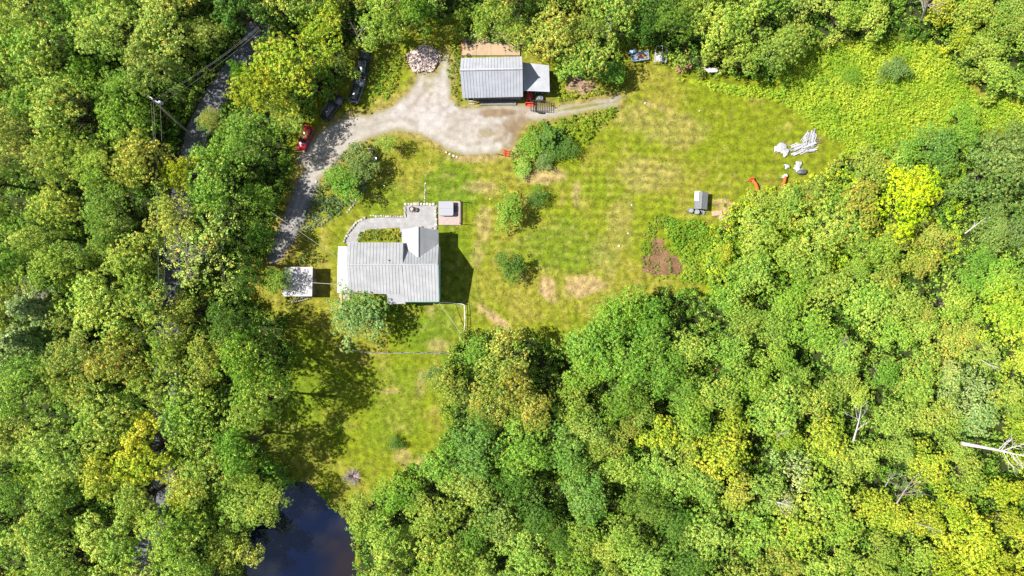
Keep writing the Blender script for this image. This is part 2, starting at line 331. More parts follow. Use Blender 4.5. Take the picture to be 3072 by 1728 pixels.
def drive_col(x, y):
    n2 = fbm(x, y, 2.5, 51); n3 = fbm(x, y, 0.7, 57); d = sdist(DRIVE, x, y)
    c = np.tile(np.array([0.295, 0.27, 0.24]), (len(x), 1))
    c = mixc(c, (0.33, 0.305, 0.295), blob(x, y, POOLV(1090,270,120,60), 3, 0.5))
    c = mixc(c, (0.235, 0.195, 0.155), sstep(0.45, 0.7, n2)*0.45)
    c = mixc(c, (0.17, 0.11, 0.06), 0.85*np.maximum(blob(x, y, POOLV(1310,320,45,45), 8, 0.7), blob(x, y, POOLV(1260,285,70,12), 9, 0.6)))
    c = mixc(c, (0.20,0.16,0.09), 0.8*blob(x, y, POOLV(1230,350,70,35), 12, 0.8)*sstep(0.4, 0.6, n2))
    c = mixc(c, (0.14, 0.14, 0.02), 0.85*blob(x, y, POOLV(1470,268,85,5,-9), 14, 0.5))
    c = mixc(c, (0.18, 0.16, 0.05), sstep(0.9, 0.0, d)*(0.3+n3)*0.8)
    c = mixc(c, (0.18,0.17,0.07), 0.5*blob(x, y, POOLV(1080,215,16,30), 15, 0.6))
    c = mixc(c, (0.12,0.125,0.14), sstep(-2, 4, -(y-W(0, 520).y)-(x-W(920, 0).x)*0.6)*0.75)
    rut = np.exp(-((d-1.3)/0.35)**2)+np.exp(-((d-2.9)/0.4)**2); c = mixc(c, (0.35, 0.32, 0.29), 0.45*rut*(fbm(x, y, 5, 88) > 0.42)); c = mixc(c, (0.19, 0.17, 0.13), 0.35*np.exp(-((d-2.1)/0.3)**2)*(n2 > 0.45))
    return c*(0.80+0.4*n3)[:, None]
def soil_col(x, y):
    n = fbm(x, y, 1.5, 61); c = np.tile(np.array([0.13, 0.065, 0.035]), (len(x), 1))
    return mixc(c, (0.18, 0.11, 0.06), n)
def floor_col(x, y):
    n = fbm(x, y, 4, 71); c = np.tile(np.array([0.035, 0.045, 0.014]), (len(x), 1))
    return mixc(c, (0.075, 0.062, 0.030), sstep(0.45, 0.7, n))
def meadow_col(x, y):
    n = fbm(x, y, 2, 75); c = np.tile(np.array([0.22, 0.28, 0.015]), (len(x), 1)); return mixc(c, (0.13, 0.18, 0.01), n)
MEADOW = V2([(1700,200),(1960,225),(1985,120),(2330,95),(2410,175),(2460,250),(2600,262),(2600,335),(2380,322),(2290,385),(2110,395),(2140,370),(2070,335),(1960,255),(1830,238),(1740,205)])
BRUSH = V2([(1810,510),(1850,520),(1880,490),(1960,470),(2080,430),(2300,380),(2420,420),(2400,640),(2250,700),(1990,700),(1880,760),(1780,740),(1775,640),(1790,580)])
big = MB(); big.slab([(-900, -900, 0), (900, -900, 0), (900, 900, 0), (-900, 900, 0)], 0.5)
tag(big.build('ground', mat('forest_floor', (0.022, 0.040, 0.010), 0.95, col2=(0.045, 0.050, 0.018), scale=0.4, spec=0.05)), kind='structure')
sheet('lawn', CLEAR, 0.22, 0.010, GRASSM, lawn_col, 0.9, rough=1.6, grow=1.3)
sheet('driveway', DRIVE, 0.16, 0.022, GRAVM, drive_col, 0.35, rough=1.4)
sheet('patio', PATIO, 0.12, 0.030, GRAVM, lambda x, y: np.tile(np.array([0.275, 0.27, 0.275]), (len(x), 1))*(0.8+0.4*fbm(x, y, 0.8, 5))[:, None], 0.10)
sheet('garden_soil', V2([(1645,600),(1668,600),(1680,635),(1715,655),(1712,690),(1650,698),(1620,682),(1618,648),(1640,635)]), 0.2, 0.034, DIRTM, soil_col, 1.0)
sheet('meadow_ground', MEADOW, 0.3, 0.018, GRASSM, meadow_col, 1.2)
sheet('barnyard_soil', V2([(1425,190),(1450,185),(1500,225),(1470,240),(1425,225)]), 0.2, 0.026, DIRTM, lambda x, y: mixc(soil_col(x, y), (0.32,0.22,0.15), np.full(len(x), 0.7)), 0.8)
ROADL = [(650,60),(632,130),(600,160),(570,210),(545,240),(520,285),(497,330),(480,400),(455,520),(430,700),(415,950),(412,1215),(345,1460),(330,1600)]
def ribbon(pts, w):
    P = [Vector(p) for p in pts]; Lf = []; Rt = []
    for i, p in enumerate(P):
        t = (P[min(i+1, len(P)-1)]-P[max(i-1, 0)]).normalized(); nn = Vector((-t.y, t.x))*w/2; Lf.append((p+nn)[:]); Rt.append((p-nn)[:])
    return Lf+Rt[::-1]
ROAD = ribbon(V2(ROADL), 4.0)
sheet('road', ROAD, 0.25, 0.014, ASPH, lambda x, y: np.tile(np.array([0.125, 0.13, 0.15]), (len(x), 1))*(0.8+0.4*fbm(x, y, 2, 5))[:, None], 0.15)
# pond
pm = bpy.data.materials.new('pond_water'); pm.use_nodes = True; n = pm.node_tree; p = n.nodes['Principled BSDF']
t = n.nodes.new('ShaderNodeTexCoord'); nz = n.nodes.new('ShaderNodeTexNoise'); nz.inputs['Scale'].default_value = 2.5; nz.inputs['Detail'].default_value = 3
n.links.new(t.outputs['Object'], nz.inputs['Vector']); b = n.nodes.new('ShaderNodeBump'); b.inputs['Strength'].default_value = 0.05; b.inputs['Distance'].default_value = 0.01
n.links.new(nz.outputs['Fac'], b.inputs['Height']); n.links.new(b.outputs[0], p.inputs['Normal'])
a = n.nodes.new('ShaderNodeAttribute'); a.attribute_name = 'base'; n.links.new(a.outputs['Color'], p.inputs['Base Color'])
p.inputs['Roughness'].default_value = 0.03; p.inputs['IOR'].default_value = 1.45; p.inputs['Specular IOR Level'].default_value = 0.95
def pond_col(x, y):
    c = np.tile(np.array([0.0004, 0.0030, 0.017]), (len(x), 1))
    n = fbm(x, y, 4, 91); w0 = W(880*1.19255, 1420*1.19255); g = sstep(7.5, 1.0, np.hypot((x-w0.x)*0.9, (y-w0.y)*1.0)+(n-0.5)*5)
    c = mixc(c, (0.016, 0.014, 0.010), sstep(0.5, 0.75, fbm(x, y, 7, 97))*0.5)
    return mixc(c, (0.026, 0.015, 0.003), g*0.55)
sheet('pond', POND, 0.25, 0.045, pm, pond_col, 0.4, rough=2.0)
# ---------------------------------------------------------------- foliage
def leaves(cen, nrm, size, rs, tint, jit=0.5, aspect=0.62):
    """one rhombic leaf per centre; returns verts, quads, tint per vert"""
    n = len(cen); nn = nrm+rs.normal(0, jit, (n, 3)); nn /= np.linalg.norm(nn, axis=1)[:, None]+1e-9
    r = rs.normal(0, 1, (n, 3)); u = np.cross(nn, r); u /= np.linalg.norm(u, axis=1)[:, None]+1e-9; w = np.cross(nn, u)
    s = (size*rs.uniform(0.7, 1.3, n))[:, None]
    bend = nn*s*0.18
    v = np.stack([cen-u*s*0.5-bend, cen-w*s*0.5*aspect, cen+u*s*0.5-bend, cen+w*s*0.5*aspect], 1).reshape(-1, 3)
    return v, np.arange(4*n).reshape(n, 4), np.repeat(tint, 4, axis=0)
def puffs(cx, nr, pr, k, size, rs, jit=0.36, flat=0.8):
    """clusters of k leaves on the upper side of little domes at cx with main direction nr, radius pr"""
    n = len(cx); d = rs.normal(0, 1, (n, k, 3)); d /= np.linalg.norm(d, axis=2)[:, :, None]
    d = d+nr[:, None, :]*0.9; d /= np.linalg.norm(d, axis=2)[:, :, None]+1e-9
    rad = pr[:, None]*rs.uniform(0.55, 1.05, (n, k))
    off = d*rad[:, :, None]; off[:, :, 2] *= flat
    c = (cx[:, None, :]+off).reshape(-1, 3); nn = d.reshape(-1, 3)
    ct = np.repeat(rs.rand(n), k); tz = np.repeat(rs.rand(n), k)
    tint = np.stack([ct, rs.rand(n*k), np.clip(tz+rs.normal(0, 0.05, n*k), 0, 1)], 1)
    return leaves(c, nn, np.full(n*k, size), rs, tint, jit)
def leaf_obj(name, v, q, tint, m=None, parent=None, loc=None):
    o = fast_mesh(name, v, q, m or LEAF); a = o.data.attributes.new('tint', 'FLOAT_VECTOR', 'POINT')
    a.data.foreach_set('vector', tint.astype('f').ravel())
    if parent: o.parent = parent
    return o
def crown_mesh(seed, r=5.0, ht=15.0, hc=9.5, vz=4.6, nl=13, lr=(1.5, 2.3), np_=17, k=34, pr=(0.45, 0.8), leaf=0.30, squash=1.0, open_=0.0):
    rs = np.random.RandomState(seed); L = []
    p1, p2, p3 = rs.rand(3)*6.28
    L.append((0, 0, hc+vz*0.5, lr[1])); g = 0
    while len(L) < nl and g < 900:
        g += 1; a = rs.uniform(0, 2*math.pi); f = math.sqrt(rs.uniform(0.04, 1.0)); f = f*1.0
        out = 1+0.20*math.sin(2*a+p1)+0.14*math.sin(3*a+p2)+0.08*math.sin(5*a+p3)
        q = rs.uniform(*lr)*(1-0.35*f*rs.rand()); rr = (r*1.1-q*1.0)*f*out
        z = hc+vz*(math.sqrt(max(0.02, 1-f*f))*0.85-0.15)+rs.normal(0, 0.55)-(rs.rand() < 0.25)*f*vz*0.5
        p = (rr*math.cos(a), rr*math.sin(a)*squash, z)
        if all((p[0]-b[0])**2+(p[1]-b[1])**2+(p[2]-b[2])**2 > (0.50*(q+b[3]))**2 for b in L): L.append((*p, q))
    cx = []; nr = []
    for (x, y, z, q) in L:
        m = int(np_*(q/lr[1])**2*(1-open_*rs.rand()))
        i = np.arange(m)+0.5; ph = np.arccos(1-1.45*i/m); th = math.pi*(1+5**0.5)*i+rs.rand()*6
        d = np.stack([np.cos(th)*np.sin(ph), np.sin(th)*np.sin(ph), np.cos(ph)], 1)+rs.normal(0, 0.10, (m, 3))
        hy = math.hypot(x, y); ur = np.array([x, y, 0.0])/hy if hy > 0.4 else np.array([1.0, 0, 0]); ut = np.array([-ur[1], ur[0], 0]); st = rs.uniform(1.15, 1.75)
        off = np.outer(d @ ur, ur)*st+np.outer(d @ ut, ut)*rs.uniform(0.7, 0.95)+np.outer(d[:, 2], [0, 0, 1])*0.72
        cx.append(np.array([x, y, z])+off*q*rs.uniform(0.68, 1.10, (m, 1))+rs.normal(0, 0.10, (m, 3))); nr.append(d)
    cx = np.concatenate(cx); nr = np.concatenate(nr); nr[:, 2] += 0.25
    # inner fill so that no sky-lit ground shows straight through
    pr_ = rs.uniform(pr[0], pr[1], len(cx))
    v, q, t = puffs(cx, nr, pr_, k, leaf, rs)
    # outer stray leaves
    fi = len(L)*6; li = rs.randint(0, len(L), fi); LA = np.array(L)
    fc = LA[li, :3]+rs.normal(0, 0.42, (fi, 3))*LA[li, 3:4]; fc[:, 2] -= 0.3*LA[li, 3]
    v2, q2, t2 = puffs(fc, np.tile([0, 0, 1.0], (fi, 1)), np.full(fi, pr[1]), 8, leaf*1.5, rs)
    return np.concatenate([v, v2]), np.concatenate([q, q2+len(v)]), np.concatenate([t, t2]), L
def trunk_mb(L, h0, rad, seed, top=None):
    rg = random.Random(seed); mb = MB(); zt = max(l[2] for l in L)
    pts = [(0, 0, -0.1), (rg.uniform(-.1, .1), rg.uniform(-.1, .1), h0*0.5), (rg.uniform(-.3, .3), rg.uniform(-.3, .3), h0), (rg.uniform(-.4, .4), rg.uniform(-.4, .4), zt*0.9)]
    mb.tube(pts, [rad*1.25, rad, rad*0.75, rad*0.2], 7)
    for l in L[1:]:
        z0 = h0*rg.uniform(0.75, 1.05); f = 0.55
        mb.tube([(0, 0, z0), (l[0]*f, l[1]*f, z0+(l[2]-z0)*0.45), (l[0], l[1], l[2]+0.2*l[3])], [rad*0.42, rad*0.26, rad*0.08], 5)
    return mb
BIG = []; 
def variant(name, seed, kw, h0, rad, lib, leafname='crown'):
    v, q, t, L = crown_mesh(seed, **kw)
    co = leaf_obj(leafname, v, q, t); to = trunk_mb(L, h0, rad, seed).build('trunk', BARK, smooth=True)
    cm_, tm_ = co.data, to.data; bpy.data.objects.remove(co); bpy.data.objects.remove(to)
    lib.append((cm_, tm_, kw['r']*1.2, kw['hc']))
SHR = []; AIRY = []; PINE = []
for i in range(9):
    rg = random.Random(100+i)
    variant('b', 200+i, dict(r=5.0, hc=9.5, vz=rg.uniform(3.6, 5.0), nl=rg.randint(20, 26), lr=(0.9, 2.1), np_=56, k=26, leaf=rg.choice([0.19, 0.215, 0.24]), pr=(0.26, 0.60), squash=rg.uniform(0.68, 1.15)), 5.5, 0.26, BIG)
for i in range(4):
    variant('s', 300+i, dict(r=1.5, hc=1.0, vz=0.9, nl=7, lr=(0.5, 0.75), np_=12, k=26, leaf=0.17, pr=(0.18, 0.34)), 0.6, 0.06, SHR)
for i in range(3):
    variant('a', 400+i, dict(r=5.0, hc=9.5, vz=4.2, nl=14, np_=26, k=18, leaf=0.24, pr=(0.35, 0.65), open_=0.35), 5.5, 0.22, AIRY)
def pine_variant(seed):
    rs = np.random.RandomState(seed); cs = []; ns = []; mb = MB(); mb.tube([(0, 0, -.1), (0, 0, 7), (0, 0, 14.5)], [0.24, 0.16, 0.03], 6)
    for z in np.arange(3.5, 14.2, 0.75):
        m = rs.randint(5, 8); a0 = rs.rand()*6; ln = 4.6*(1-(z-3)/12.2)**0.75
        for j in range(m):
            a = a0+2*math.pi*j/m+rs.normal(0, 0.15); l_ = ln*rs.uniform(0.7, 1.1); d = np.array([math.cos(a), math.sin(a), 0.12])
            e = np.array([0, 0, z])+d*l_; mb.tube([(0, 0, z), tuple(e)], [0.05, 0.012], 4)
            for f in np.arange(0.22, 1.02, 0.62/max(l_, 0.7)):
                for sgn in (-1, 0, 1):
                    cs.append(np.array([0, 0, z])+d*l_*f+sgn*np.array([-d[1], d[0], 0])*(1.02-f)*l_*0.30+rs.normal(0, 0.08, 3)); ns.append((d[0]*.6, d[1]*.6, 0.8))
    cs = np.array(cs); ns = np.array(ns)
    v, q, t = puffs(cs, ns, np.full(len(cs), 0.34), 16, 0.30, rs, 0.5, 0.6)
    co = leaf_obj('crown', v, q, t); to = mb.build('trunk', BARK); PINE.append((co.data, to.data, 4.8, 9.0))
    bpy.data.objects.remove(co); bpy.data.objects.remove(to)
for i in range(2): pine_variant(500+i)
COLS = {'S': (0.22, 0.31, 0.085), 'Y': (0.345, 0.415, 0.028), 'L': (0.285, 0.41, 0.060), 'G': (0.19, 0.34, 0.036), 'D': (0.085, 0.18, 0.022), 'O': (0.31, 0.385, 0.065),
        'P': (0.33, 0.42, 0.16), 'B': (0.14, 0.29, 0.05), 'V': (0.47, 0.56, 0.010), 'K': (0.155, 0.24, 0.055)}
WORD = {'S': 'grey-green', 'Y': 'yellow-green', 'L': 'light green', 'G': 'mid-green', 'D': 'dark green', 'O': 'olive green', 'P': 'pale grey-green', 'B': 'deep green', 'V': 'vivid lime-yellow', 'K': 'grey-green'}
def plant(lib, i, xy, r, h_scale, col, autumn, rz, name, label, cat, group=None, jitter=0.12):
    cm_, tm_, r0, hc = lib[i % len(lib)]; rg = random.Random(int(abs(xy[0])*131+abs(xy[1])*977)+i)
    root = empty(name, (xy[0], xy[1], 0), rz, label, cat, group)
    s = r/r0; root.scale = (s, s, h_scale)
    tr = bpy.data.objects.new('trunk', tm_); C.objects.link(tr); tr.parent = root
    cr_ = bpy.data.objects.new('crown' if lib is not SHR else 'foliage', cm_); C.objects.link(cr_); cr_.parent = root
    k = rg.uniform(1-jitter, 1+jitter); w = rg.uniform(-0.08, 0.08)
    cr_.color = (col[0]*k*(1+w), col[1]*k, col[2]*k*(1-w), autumn)
    return root
POS = []      # (x%, y%) words for labels, and a check that they stay unique
used_lab = set()
MARKS = [('the pond', 770, 1330), ('the farmhouse', 985, 690), ('the barn', 1250, 200), ('the red car', 765, 350), ('the utility pole', 430, 290), ('the garden plot', 1690, 640),
         ('the hen house', 1757, 500), ('the white debris', 2000, 390), ('the hot tub', 1130, 535), ('the brush pile', 890, 1198), ('the firewood heap', 1068, 150), ('the small shed', 748, 708), ('the fallen dead tree', 2500, 1130), ('the bright meadow', 2200, 250), ('the yellow maple', 2290, 490), ('the round lawn shrub', 998, 1115)]
def direction(dx, dy):
    a = (math.degrees(math.atan2(dx, -dy))+360) % 360
    return ['above', 'above right of', 'right of', 'below right of', 'below', 'below left of', 'left of', 'above left of'][int((a+22.5)//45) % 8]
NTH = ['nearest', 'second-nearest', 'third-nearest', 'fourth-nearest', 'fifth-nearest', 'sixth-nearest', 'seventh-nearest', 'eighth-nearest', 'ninth-nearest', 'tenth-nearest', 'eleventh-nearest', 'twelfth-nearest', 'thirteenth-nearest', 'fourteenth-nearest']
PEND = []
def auto_label(obj, desc, vx, vy):           # settled once everything stands: counted outwards from the landmark
    m = min(MARKS, key=lambda q: math.hypot(vx-q[1], vy-q[2])); d = direction(vx-m[1], vy-m[2])
    PEND.append((desc, d, m[0], math.hypot(vx-m[1], vy-m[2]), obj))
def settle_labels():
    grp = {}
    for e in PEND: grp.setdefault(e[:3], []).append(e)
    for (desc, d, m), L in grp.items():
        L.sort(key=lambda e: e[3])
        for k, e in enumerate(L): e[4]['label'] = f"{desc} {d} {m}" if len(L) == 1 else f"{NTH[k]} {desc} {d} {m}"
# hand-placed trees and shrubs: (view x, view y, radius px, height m, colour, turned, library, name, label)
HERO = [
 (2275,500,92,12,'V',.06,BIG,'maple_tree','vivid lime-yellow round maple crown, the brightest yellow tree at right'),
 (905,800,82,8.5,'S',.0,BIG,'broadleaf_tree','grey-green spreading tree shading the lawn at the foot of the farmhouse'),
 (868,462,56,6.5,'G',.05,BIG,'broadleaf_tree','round grey-green tree in the curve between driveway and lawn'),
 (905,412,50,5.5,'K',.0,BIG,'broadleaf_tree','green tree just above the round grey-green one beside the driveway'),
 (975,360,30,5.0,'L',.02,BIG,'young_tree','airy young tree beside the gravel with its shadow thrown right'),
 (1276,530,50,5.4,'G',.0,BIG,'broadleaf_tree','dense round lawn tree right of the hot tub'),
 (1354,495,33,2.8,'D',.0,BIG,'small_tree','small dark green shrub touching the top right of the round lawn tree'),
 (1285,668,43,4.8,'D',.0,BIG,'young_tree','small dark young tree alone in the middle of the lawn'),
 (1385,345,50,4.2,'D',.0,PINE,'spreading_evergreen','dark spreading evergreen in the mound of brush beside the gravel yard'),
 (1420,375,36,3.0,'D',.0,BIG,'shrub','dark green shrub at the lower right of the evergreen mound'),
 (1330,370,36,2.4,'G',.0,BIG,'shrub','mid-green shrub on the left flank of the evergreen mound'),
 (1316,425,30,1.9,'L',.0,BIG,'shrub','light green shrub at the lower left tip of the evergreen mound'),
 (1370,400,28,2.0,'K',.0,BIG,'shrub','grey-green shrub at the foot of the evergreen mound'),
 (996,1115,23,1.8,'D',.0,BIG,'shrub','small round green shrub alone on the lower lawn'),
 (1092,938,34,3.2,'K',.0,BIG,'shrub','blue-grey rounded bush against the tall orange-tinted tree'),
 (700,706,44,8.5,'L',.1,BIG,'broadleaf_tree','light green tree overhanging the left side of the small shed roof'),
 (1268,900,78,15,'O',.25,BIG,'broadleaf_tree','tall olive tree with orange leaf tips at the head of the lower woods'),
 (1250,985,80,15,'O',.35,BIG,'broadleaf_tree','large olive and orange tree below the wire fence corner'),
 (1330,1020,66,13,'O',.35,BIG,'broadleaf_tree','orange-tinted crown bordering the dark gap in the lower woods'),
 (1195,880,42,6,'G',.0,BIG,'broadleaf_tree','dark green small tree beside the end of the white fence'),
 (1560,790,86,11,'G',.0,BIG,'broadleaf_tree','large mid-green tree at the lawn corner below the garden plot'),
 (1490,860,74,10,'G',.0,BIG,'broadleaf_tree','bright green tree bulging onto the lawn left of the garden corner tree'),
 (1640,820,70,10,'G',.0,BIG,'broadleaf_tree','mid-green tree casting shadow towards the garden plot'),
 (612,182,34,11,'G',.0,BIG,'broadleaf_tree','mid-green crown dividing the two open patches of the public road'),
 (540,305,36,12,'O',.0,BIG,'broadleaf_tree','olive green crown over the public road right of the utility pole foot'),
 (470,440,58,15,'Y',.03,BIG,'broadleaf_tree','yellow-green crown just below the utility pole'),
 (516,312,24,6,'L',.0,BIG,'small_tree','small light green tree beside the foot of the utility pole'),
 (632,690,48,10,'D',.0,BIG,'broadleaf_tree','dark green tree closing over the lower end of the driveway'),
 (655,590,42,9,'D',.0,BIG,'broadleaf_tree','dark green tree on the left of the shaded driveway'),
 (650,495,50,10,'G',.0,BIG,'broadleaf_tree','mid-green tree left of the driveway where it enters shade'),
 (640,905,84,19,'G',.02,BIG,'broadleaf_tree','tall mid-green tree throwing shade on the lawn left of the wire fence'),
 (655,1015,82,19,'L',.02,BIG,'broadleaf_tree','tall light green tree throwing the longest shadow across the lower lawn'),
 (615,1120,78,17,'G',.02,BIG,'broadleaf_tree','tall tree at the lower left corner of the lawn'),
 (600,1265,72,11,'L',.0,BIG,'broadleaf_tree','light green tree overhanging the upper left shore of the pond'),
 (590,1385,72,11,'O',.0,BIG,'broadleaf_tree','olive green tree overhanging the lower left shore of the pond'),
 (700,1190,34,5,'G',.0,BIG,'broadleaf_tree','small green tree at the upper tip of the pond'),
 (520,650,125,17,'O',.08,AIRY,'feathery_tree','wide olive feathery tree with bare grey limbs showing in its middle'),
 (715,165,98,13,'Y',.12,BIG,'broadleaf_tree','big yellow tree between the public road and the parked cars'),
 (722,288,60,9.5,'L',.10,BIG,'broadleaf_tree','light green tree leaning over the red car and black vehicles'),
 (820,85,78,11.5,'Y',.08,BIG,'broadleaf_tree','yellow crown behind the upper end of the parked cars'),
 (650,235,72,14,'Y',.05,BIG,'broadleaf_tree','yellow-green crown hiding the middle of the public road'),
 (780,205,50,9.5,'G',.05,BIG,'broadleaf_tree','mid-green tree left of the black jeep'),
 (2080,560,110,10,'L',.12,BIG,'broadleaf_tree','broad light green crown in the middle of the right woods'),
 (2160,515,62,10.5,'O',.6,BIG,'broadleaf_tree','orange-topped crown left of the yellow maple'),
 (2040,490,38,6,'O',.45,BIG,'broadleaf_tree','small orange-flecked crown below the orange pipes'),
 (90,770,85,17,'P',.0,PINE,'pine_tree','pale grey-green feathery pine at the left edge level with the farmhouse'),
 (60,850,80,16,'P',.0,PINE,'pine_tree','second pale pine at the left edge just below the first'),
 (180,800,60,15,'O',.1,AIRY,'feathery_tree','thin-crowned olive tree right of the pale pines'),
 (2500,430,90,11,'K',.0,BIG,'broadleaf_tree','grey-green willow-like tree at the upper right edge'),
 (2350,372,70,7,'B',.0,BIG,'broadleaf_tree','deep green low tree on the lower rim of the bright meadow'),
 (2250,180,44,3.5,'K',.0,BIG,'shrub','grey-green bush at the upper right of the bright meadow'),
 (2140,190,30,2.2,'G',.0,BIG,'shrub','dark green bush among the meadow growth'),
 (2420,300,50,4,'G',.0,BIG,'shrub','dark bush at the right end of the bright meadow'),
 (1240,45,52,12,'L',.05,BIG,'broadleaf_tree','light green tree behind the plywood deck of the barn'),
 (1300,92,44,10,'L',.05,BIG,'broadleaf_tree','light green tree hanging over the barn roof ridge'),
 (1395,95,80,13,'O',.2,BIG,'broadleaf_tree','olive tree with orange tips above the lean-to roof'),
 (1475,150,70,12,'L',.1,BIG,'broadleaf_tree','leafy light green tree right of the lean-to'),
 (1535,190,38,5,'G',.0,BIG,'broadleaf_tree','small green tree at the upper lawn corner'),
 (955,60,72,12,'L',.0,BIG,'broadleaf_tree','light green tree over the upper end of the car row'),
 (1040,40,50,12,'G',.0,BIG,'broadleaf_tree','mid-green tree above the firewood heap'),
]
MARKERS = []
placed = []
for i, (vx, vy, rp, h, c, au, lib, nm, lb) in enumerate(HERO):
    hc = h*0.62; P = W(vx*1.19255, vy*1.19255, hc); r = rp*0.06988*(H-hc)/H
    plant(lib, i, P.xy, r, h/15.0 if lib is not SHR else h/2.0, COLS[c], au, i*1.3, nm, lb, 'shrub' if nm == 'shrub' else 'tree', jitter=0.03)
    if h > 4.5: placed.append((P.x, P.y, r, h))
    used_lab.add(lb)
# colour, height and size map of the woods, read off the photograph
AN = """60,50,L 200,70,L 350,40,O 480,80,O 600,30,D 140,200,G 280,160,L 420,190,O 60,300,O 200,290,L 320,280,G 90,400,L 220,390,L 310,330,G 60,500,G 190,480,L
450,430,Y 350,470,O 550,400,G 640,320,G 660,420,G 700,130,Y 640,200,Y 790,60,Y 720,250,L 860,50,O 960,60,L 330,640,L 180,600,O 60,560,L 500,540,O 430,620,O 560,650,O 480,710,Y
60,700,G 100,880,P 220,750,Y 150,690,O 320,740,L 420,800,L 520,780,L 620,820,D 680,760,D 560,900,G 660,950,G 430,930,L 250,900,O 150,960,L 60,1000,G 100,1080,O 200,1050,L 330,1020,L
480,1060,L 600,1050,G 330,1150,Y 200,1180,L 60,1250,G 120,1330,L 270,1270,L 400,1180,Y 550,1220,L 520,1320,O 600,1400,D 650,1200,L 350,1400,L 480,1400,G 640,600,D 660,500,D
1210,60,L 1270,30,O 1350,120,O 1420,60,L 1480,140,L 1450,40,O 1540,60,L 1650,60,D 1740,30,L 1820,60,L 1870,120,L 1780,110,O 1900,190,O 2080,40,O 2150,60,L 2230,120,D 2400,90,Y 2480,60,L 2540,100,L 2520,200,L 2450,160,L
2450,370,G 2540,400,K 2540,600,K 2500,520,K 2150,520,O 2100,600,G 2000,580,L 1900,560,Y 1850,600,Y 2080,640,L 1850,680,L 1900,740,G 2280,690,O 2350,760,O 2200,760,L 2050,760,G 2450,680,G 2500,780,Y 2560,860,Y 2560,700,G
1580,780,G 1500,860,G 1640,870,G 1750,820,L 1850,830,L 1500,980,G 1600,980,G 1700,980,G 1800,960,L 1900,980,G 2000,1000,L 2100,950,L 1250,900,O 1280,980,O 1200,1000,O 1320,1060,O 1200,1120,B 1300,1150,G 1100,1220,G
1010,1260,G 1200,1250,O 980,1350,L 1100,1350,L 1240,1330,B 1330,1200,D 1380,1300,D 1330,1400,L 1200,1430,L 1500,1180,B 1470,1060,O 1560,1090,O 1650,1120,Y 1700,1200,L 1560,1250,L 1600,1350,L 1480,1400,L 1700,1330,D
1780,1260,L 1850,1150,Y 1930,1080,Y 2020,1110,Y 1900,1240,L 2000,1200,P 2100,1200,L 2050,1300,Y 2170,1250,O 1980,1380,O 2120,1380,L 2250,1130,L 2300,1000,L 2400,1080,L 2450,980,P 2530,1000,O 2540,1250,Y 2450,1180,L
2350,1350,Y 2500,1350,Y 2560,1420,Y 2250,1400,L 2200,880,G 2300,880,L 2420,860,O 1960,660,G 2240,1250,Y 2460,1250,Y 2380,1240,Y 2560,1120,Y"""
AN = [(float(a.split(',')[0]), float(a.split(',')[1]), a.split(',')[2]) for a in AN.split()]
ANA = np.array([(a[0], a[1]) for a in AN])
BLD = [V2(p) for p in ([(1125,110),(1390,110),(1390,285),(1125,285)], [(840,560),(1115,560),(1115,780),(840,780)], [(690,665),(800,665),(800,770),(690,770)])]
KEEP = [(382,250,26),(455,290,12),(550,215,24),(620,135,26),(560,140,20),(500,190,18),(412,1215,16),(1585,140,34),(1660,140,30),(1388,890,42),(1410,960,26),(1395,1200,18),(1720,770,26),(560,165,20),
        (530,255,24),(1910,1150,14),(2070,200,60),(2390,560,24),(2400,640,24),(2130,1060,16),(2500,1130,44),(2270,1230,30),(640,640,20),(915,163,24),(898,226,24),(838,268,22),(768,345,20),(1010,80,20),(2270,20,34),(1090,60,22)]
DARKG = [(1340,1200,60,60),(1150,1190,60,40),(2050,130,60,40)]
rs = np.random.RandomState(4); rg = random.Random(8); trees = []
CLEARX = CLEAR
def zone(vx, vy):
    if vx < 760: return (70, 104, 14, 19)
    if vy < 230 and vx > 1950: return (44, 70, 6, 11)
    if vy < 230: return (58, 86, 11, 14.5)
    if vx > 1750 and vy < 720: return (44, 84, 5, 9)
    if vx > 2100: return (46, 82, 7, 11)
    return (50, 84, 8, 12.5)
for att in range(26000):
    vx, vy = rs.uniform(-40, 2616), rs.uniform(-40, 1489)
    lo, hi, h0, h1 = zone(vx, vy); u = rs.rand(); f = 1 if att < 9000 else 0.72
    rp = (lo+(hi-lo)*u)*f; h = (h0+(h1-h0)*(0.35*u+0.65*rs.rand()))*(1 if att < 9000 else 0.8); hc = h*0.62
    P = W(vx*1.19255, vy*1.19255, hc); r = rp*0.06988*(H-hc)/H
    if any(math.hypot(vx-k[0], vy-k[1]) < k[2]+rp*0.72 for k in KEEP): continue
    if any((P.x-q[0])**2+(P.y-q[1])**2 < ((0.62 if att < 9000 else 0.57)*(r+q[2]))**2 for q in placed): continue
    xa, ya = np.array([P.x]), np.array([P.y])
    if sdist(CLEARX, xa, ya)[0] > -0.42*r: continue
    if any(sdist(b_, xa, ya)[0] > -0.7*r for b_ in BLD): continue
    Pi = W(vx*1.19255, vy*1.19255); 
    if sdist(ROAD, xa, ya)[0] > 1.1: continue
    if sdist(CLEARX, np.array([Pi.x]), np.array([Pi.y]))[0] > -0.35*r: continue
    placed.append((P.x, P.y, r, h)); trees.append((vx, vy, P, r, h))
    if len(trees) >= 290: break
print('trees', len(trees), 'attempts', att)
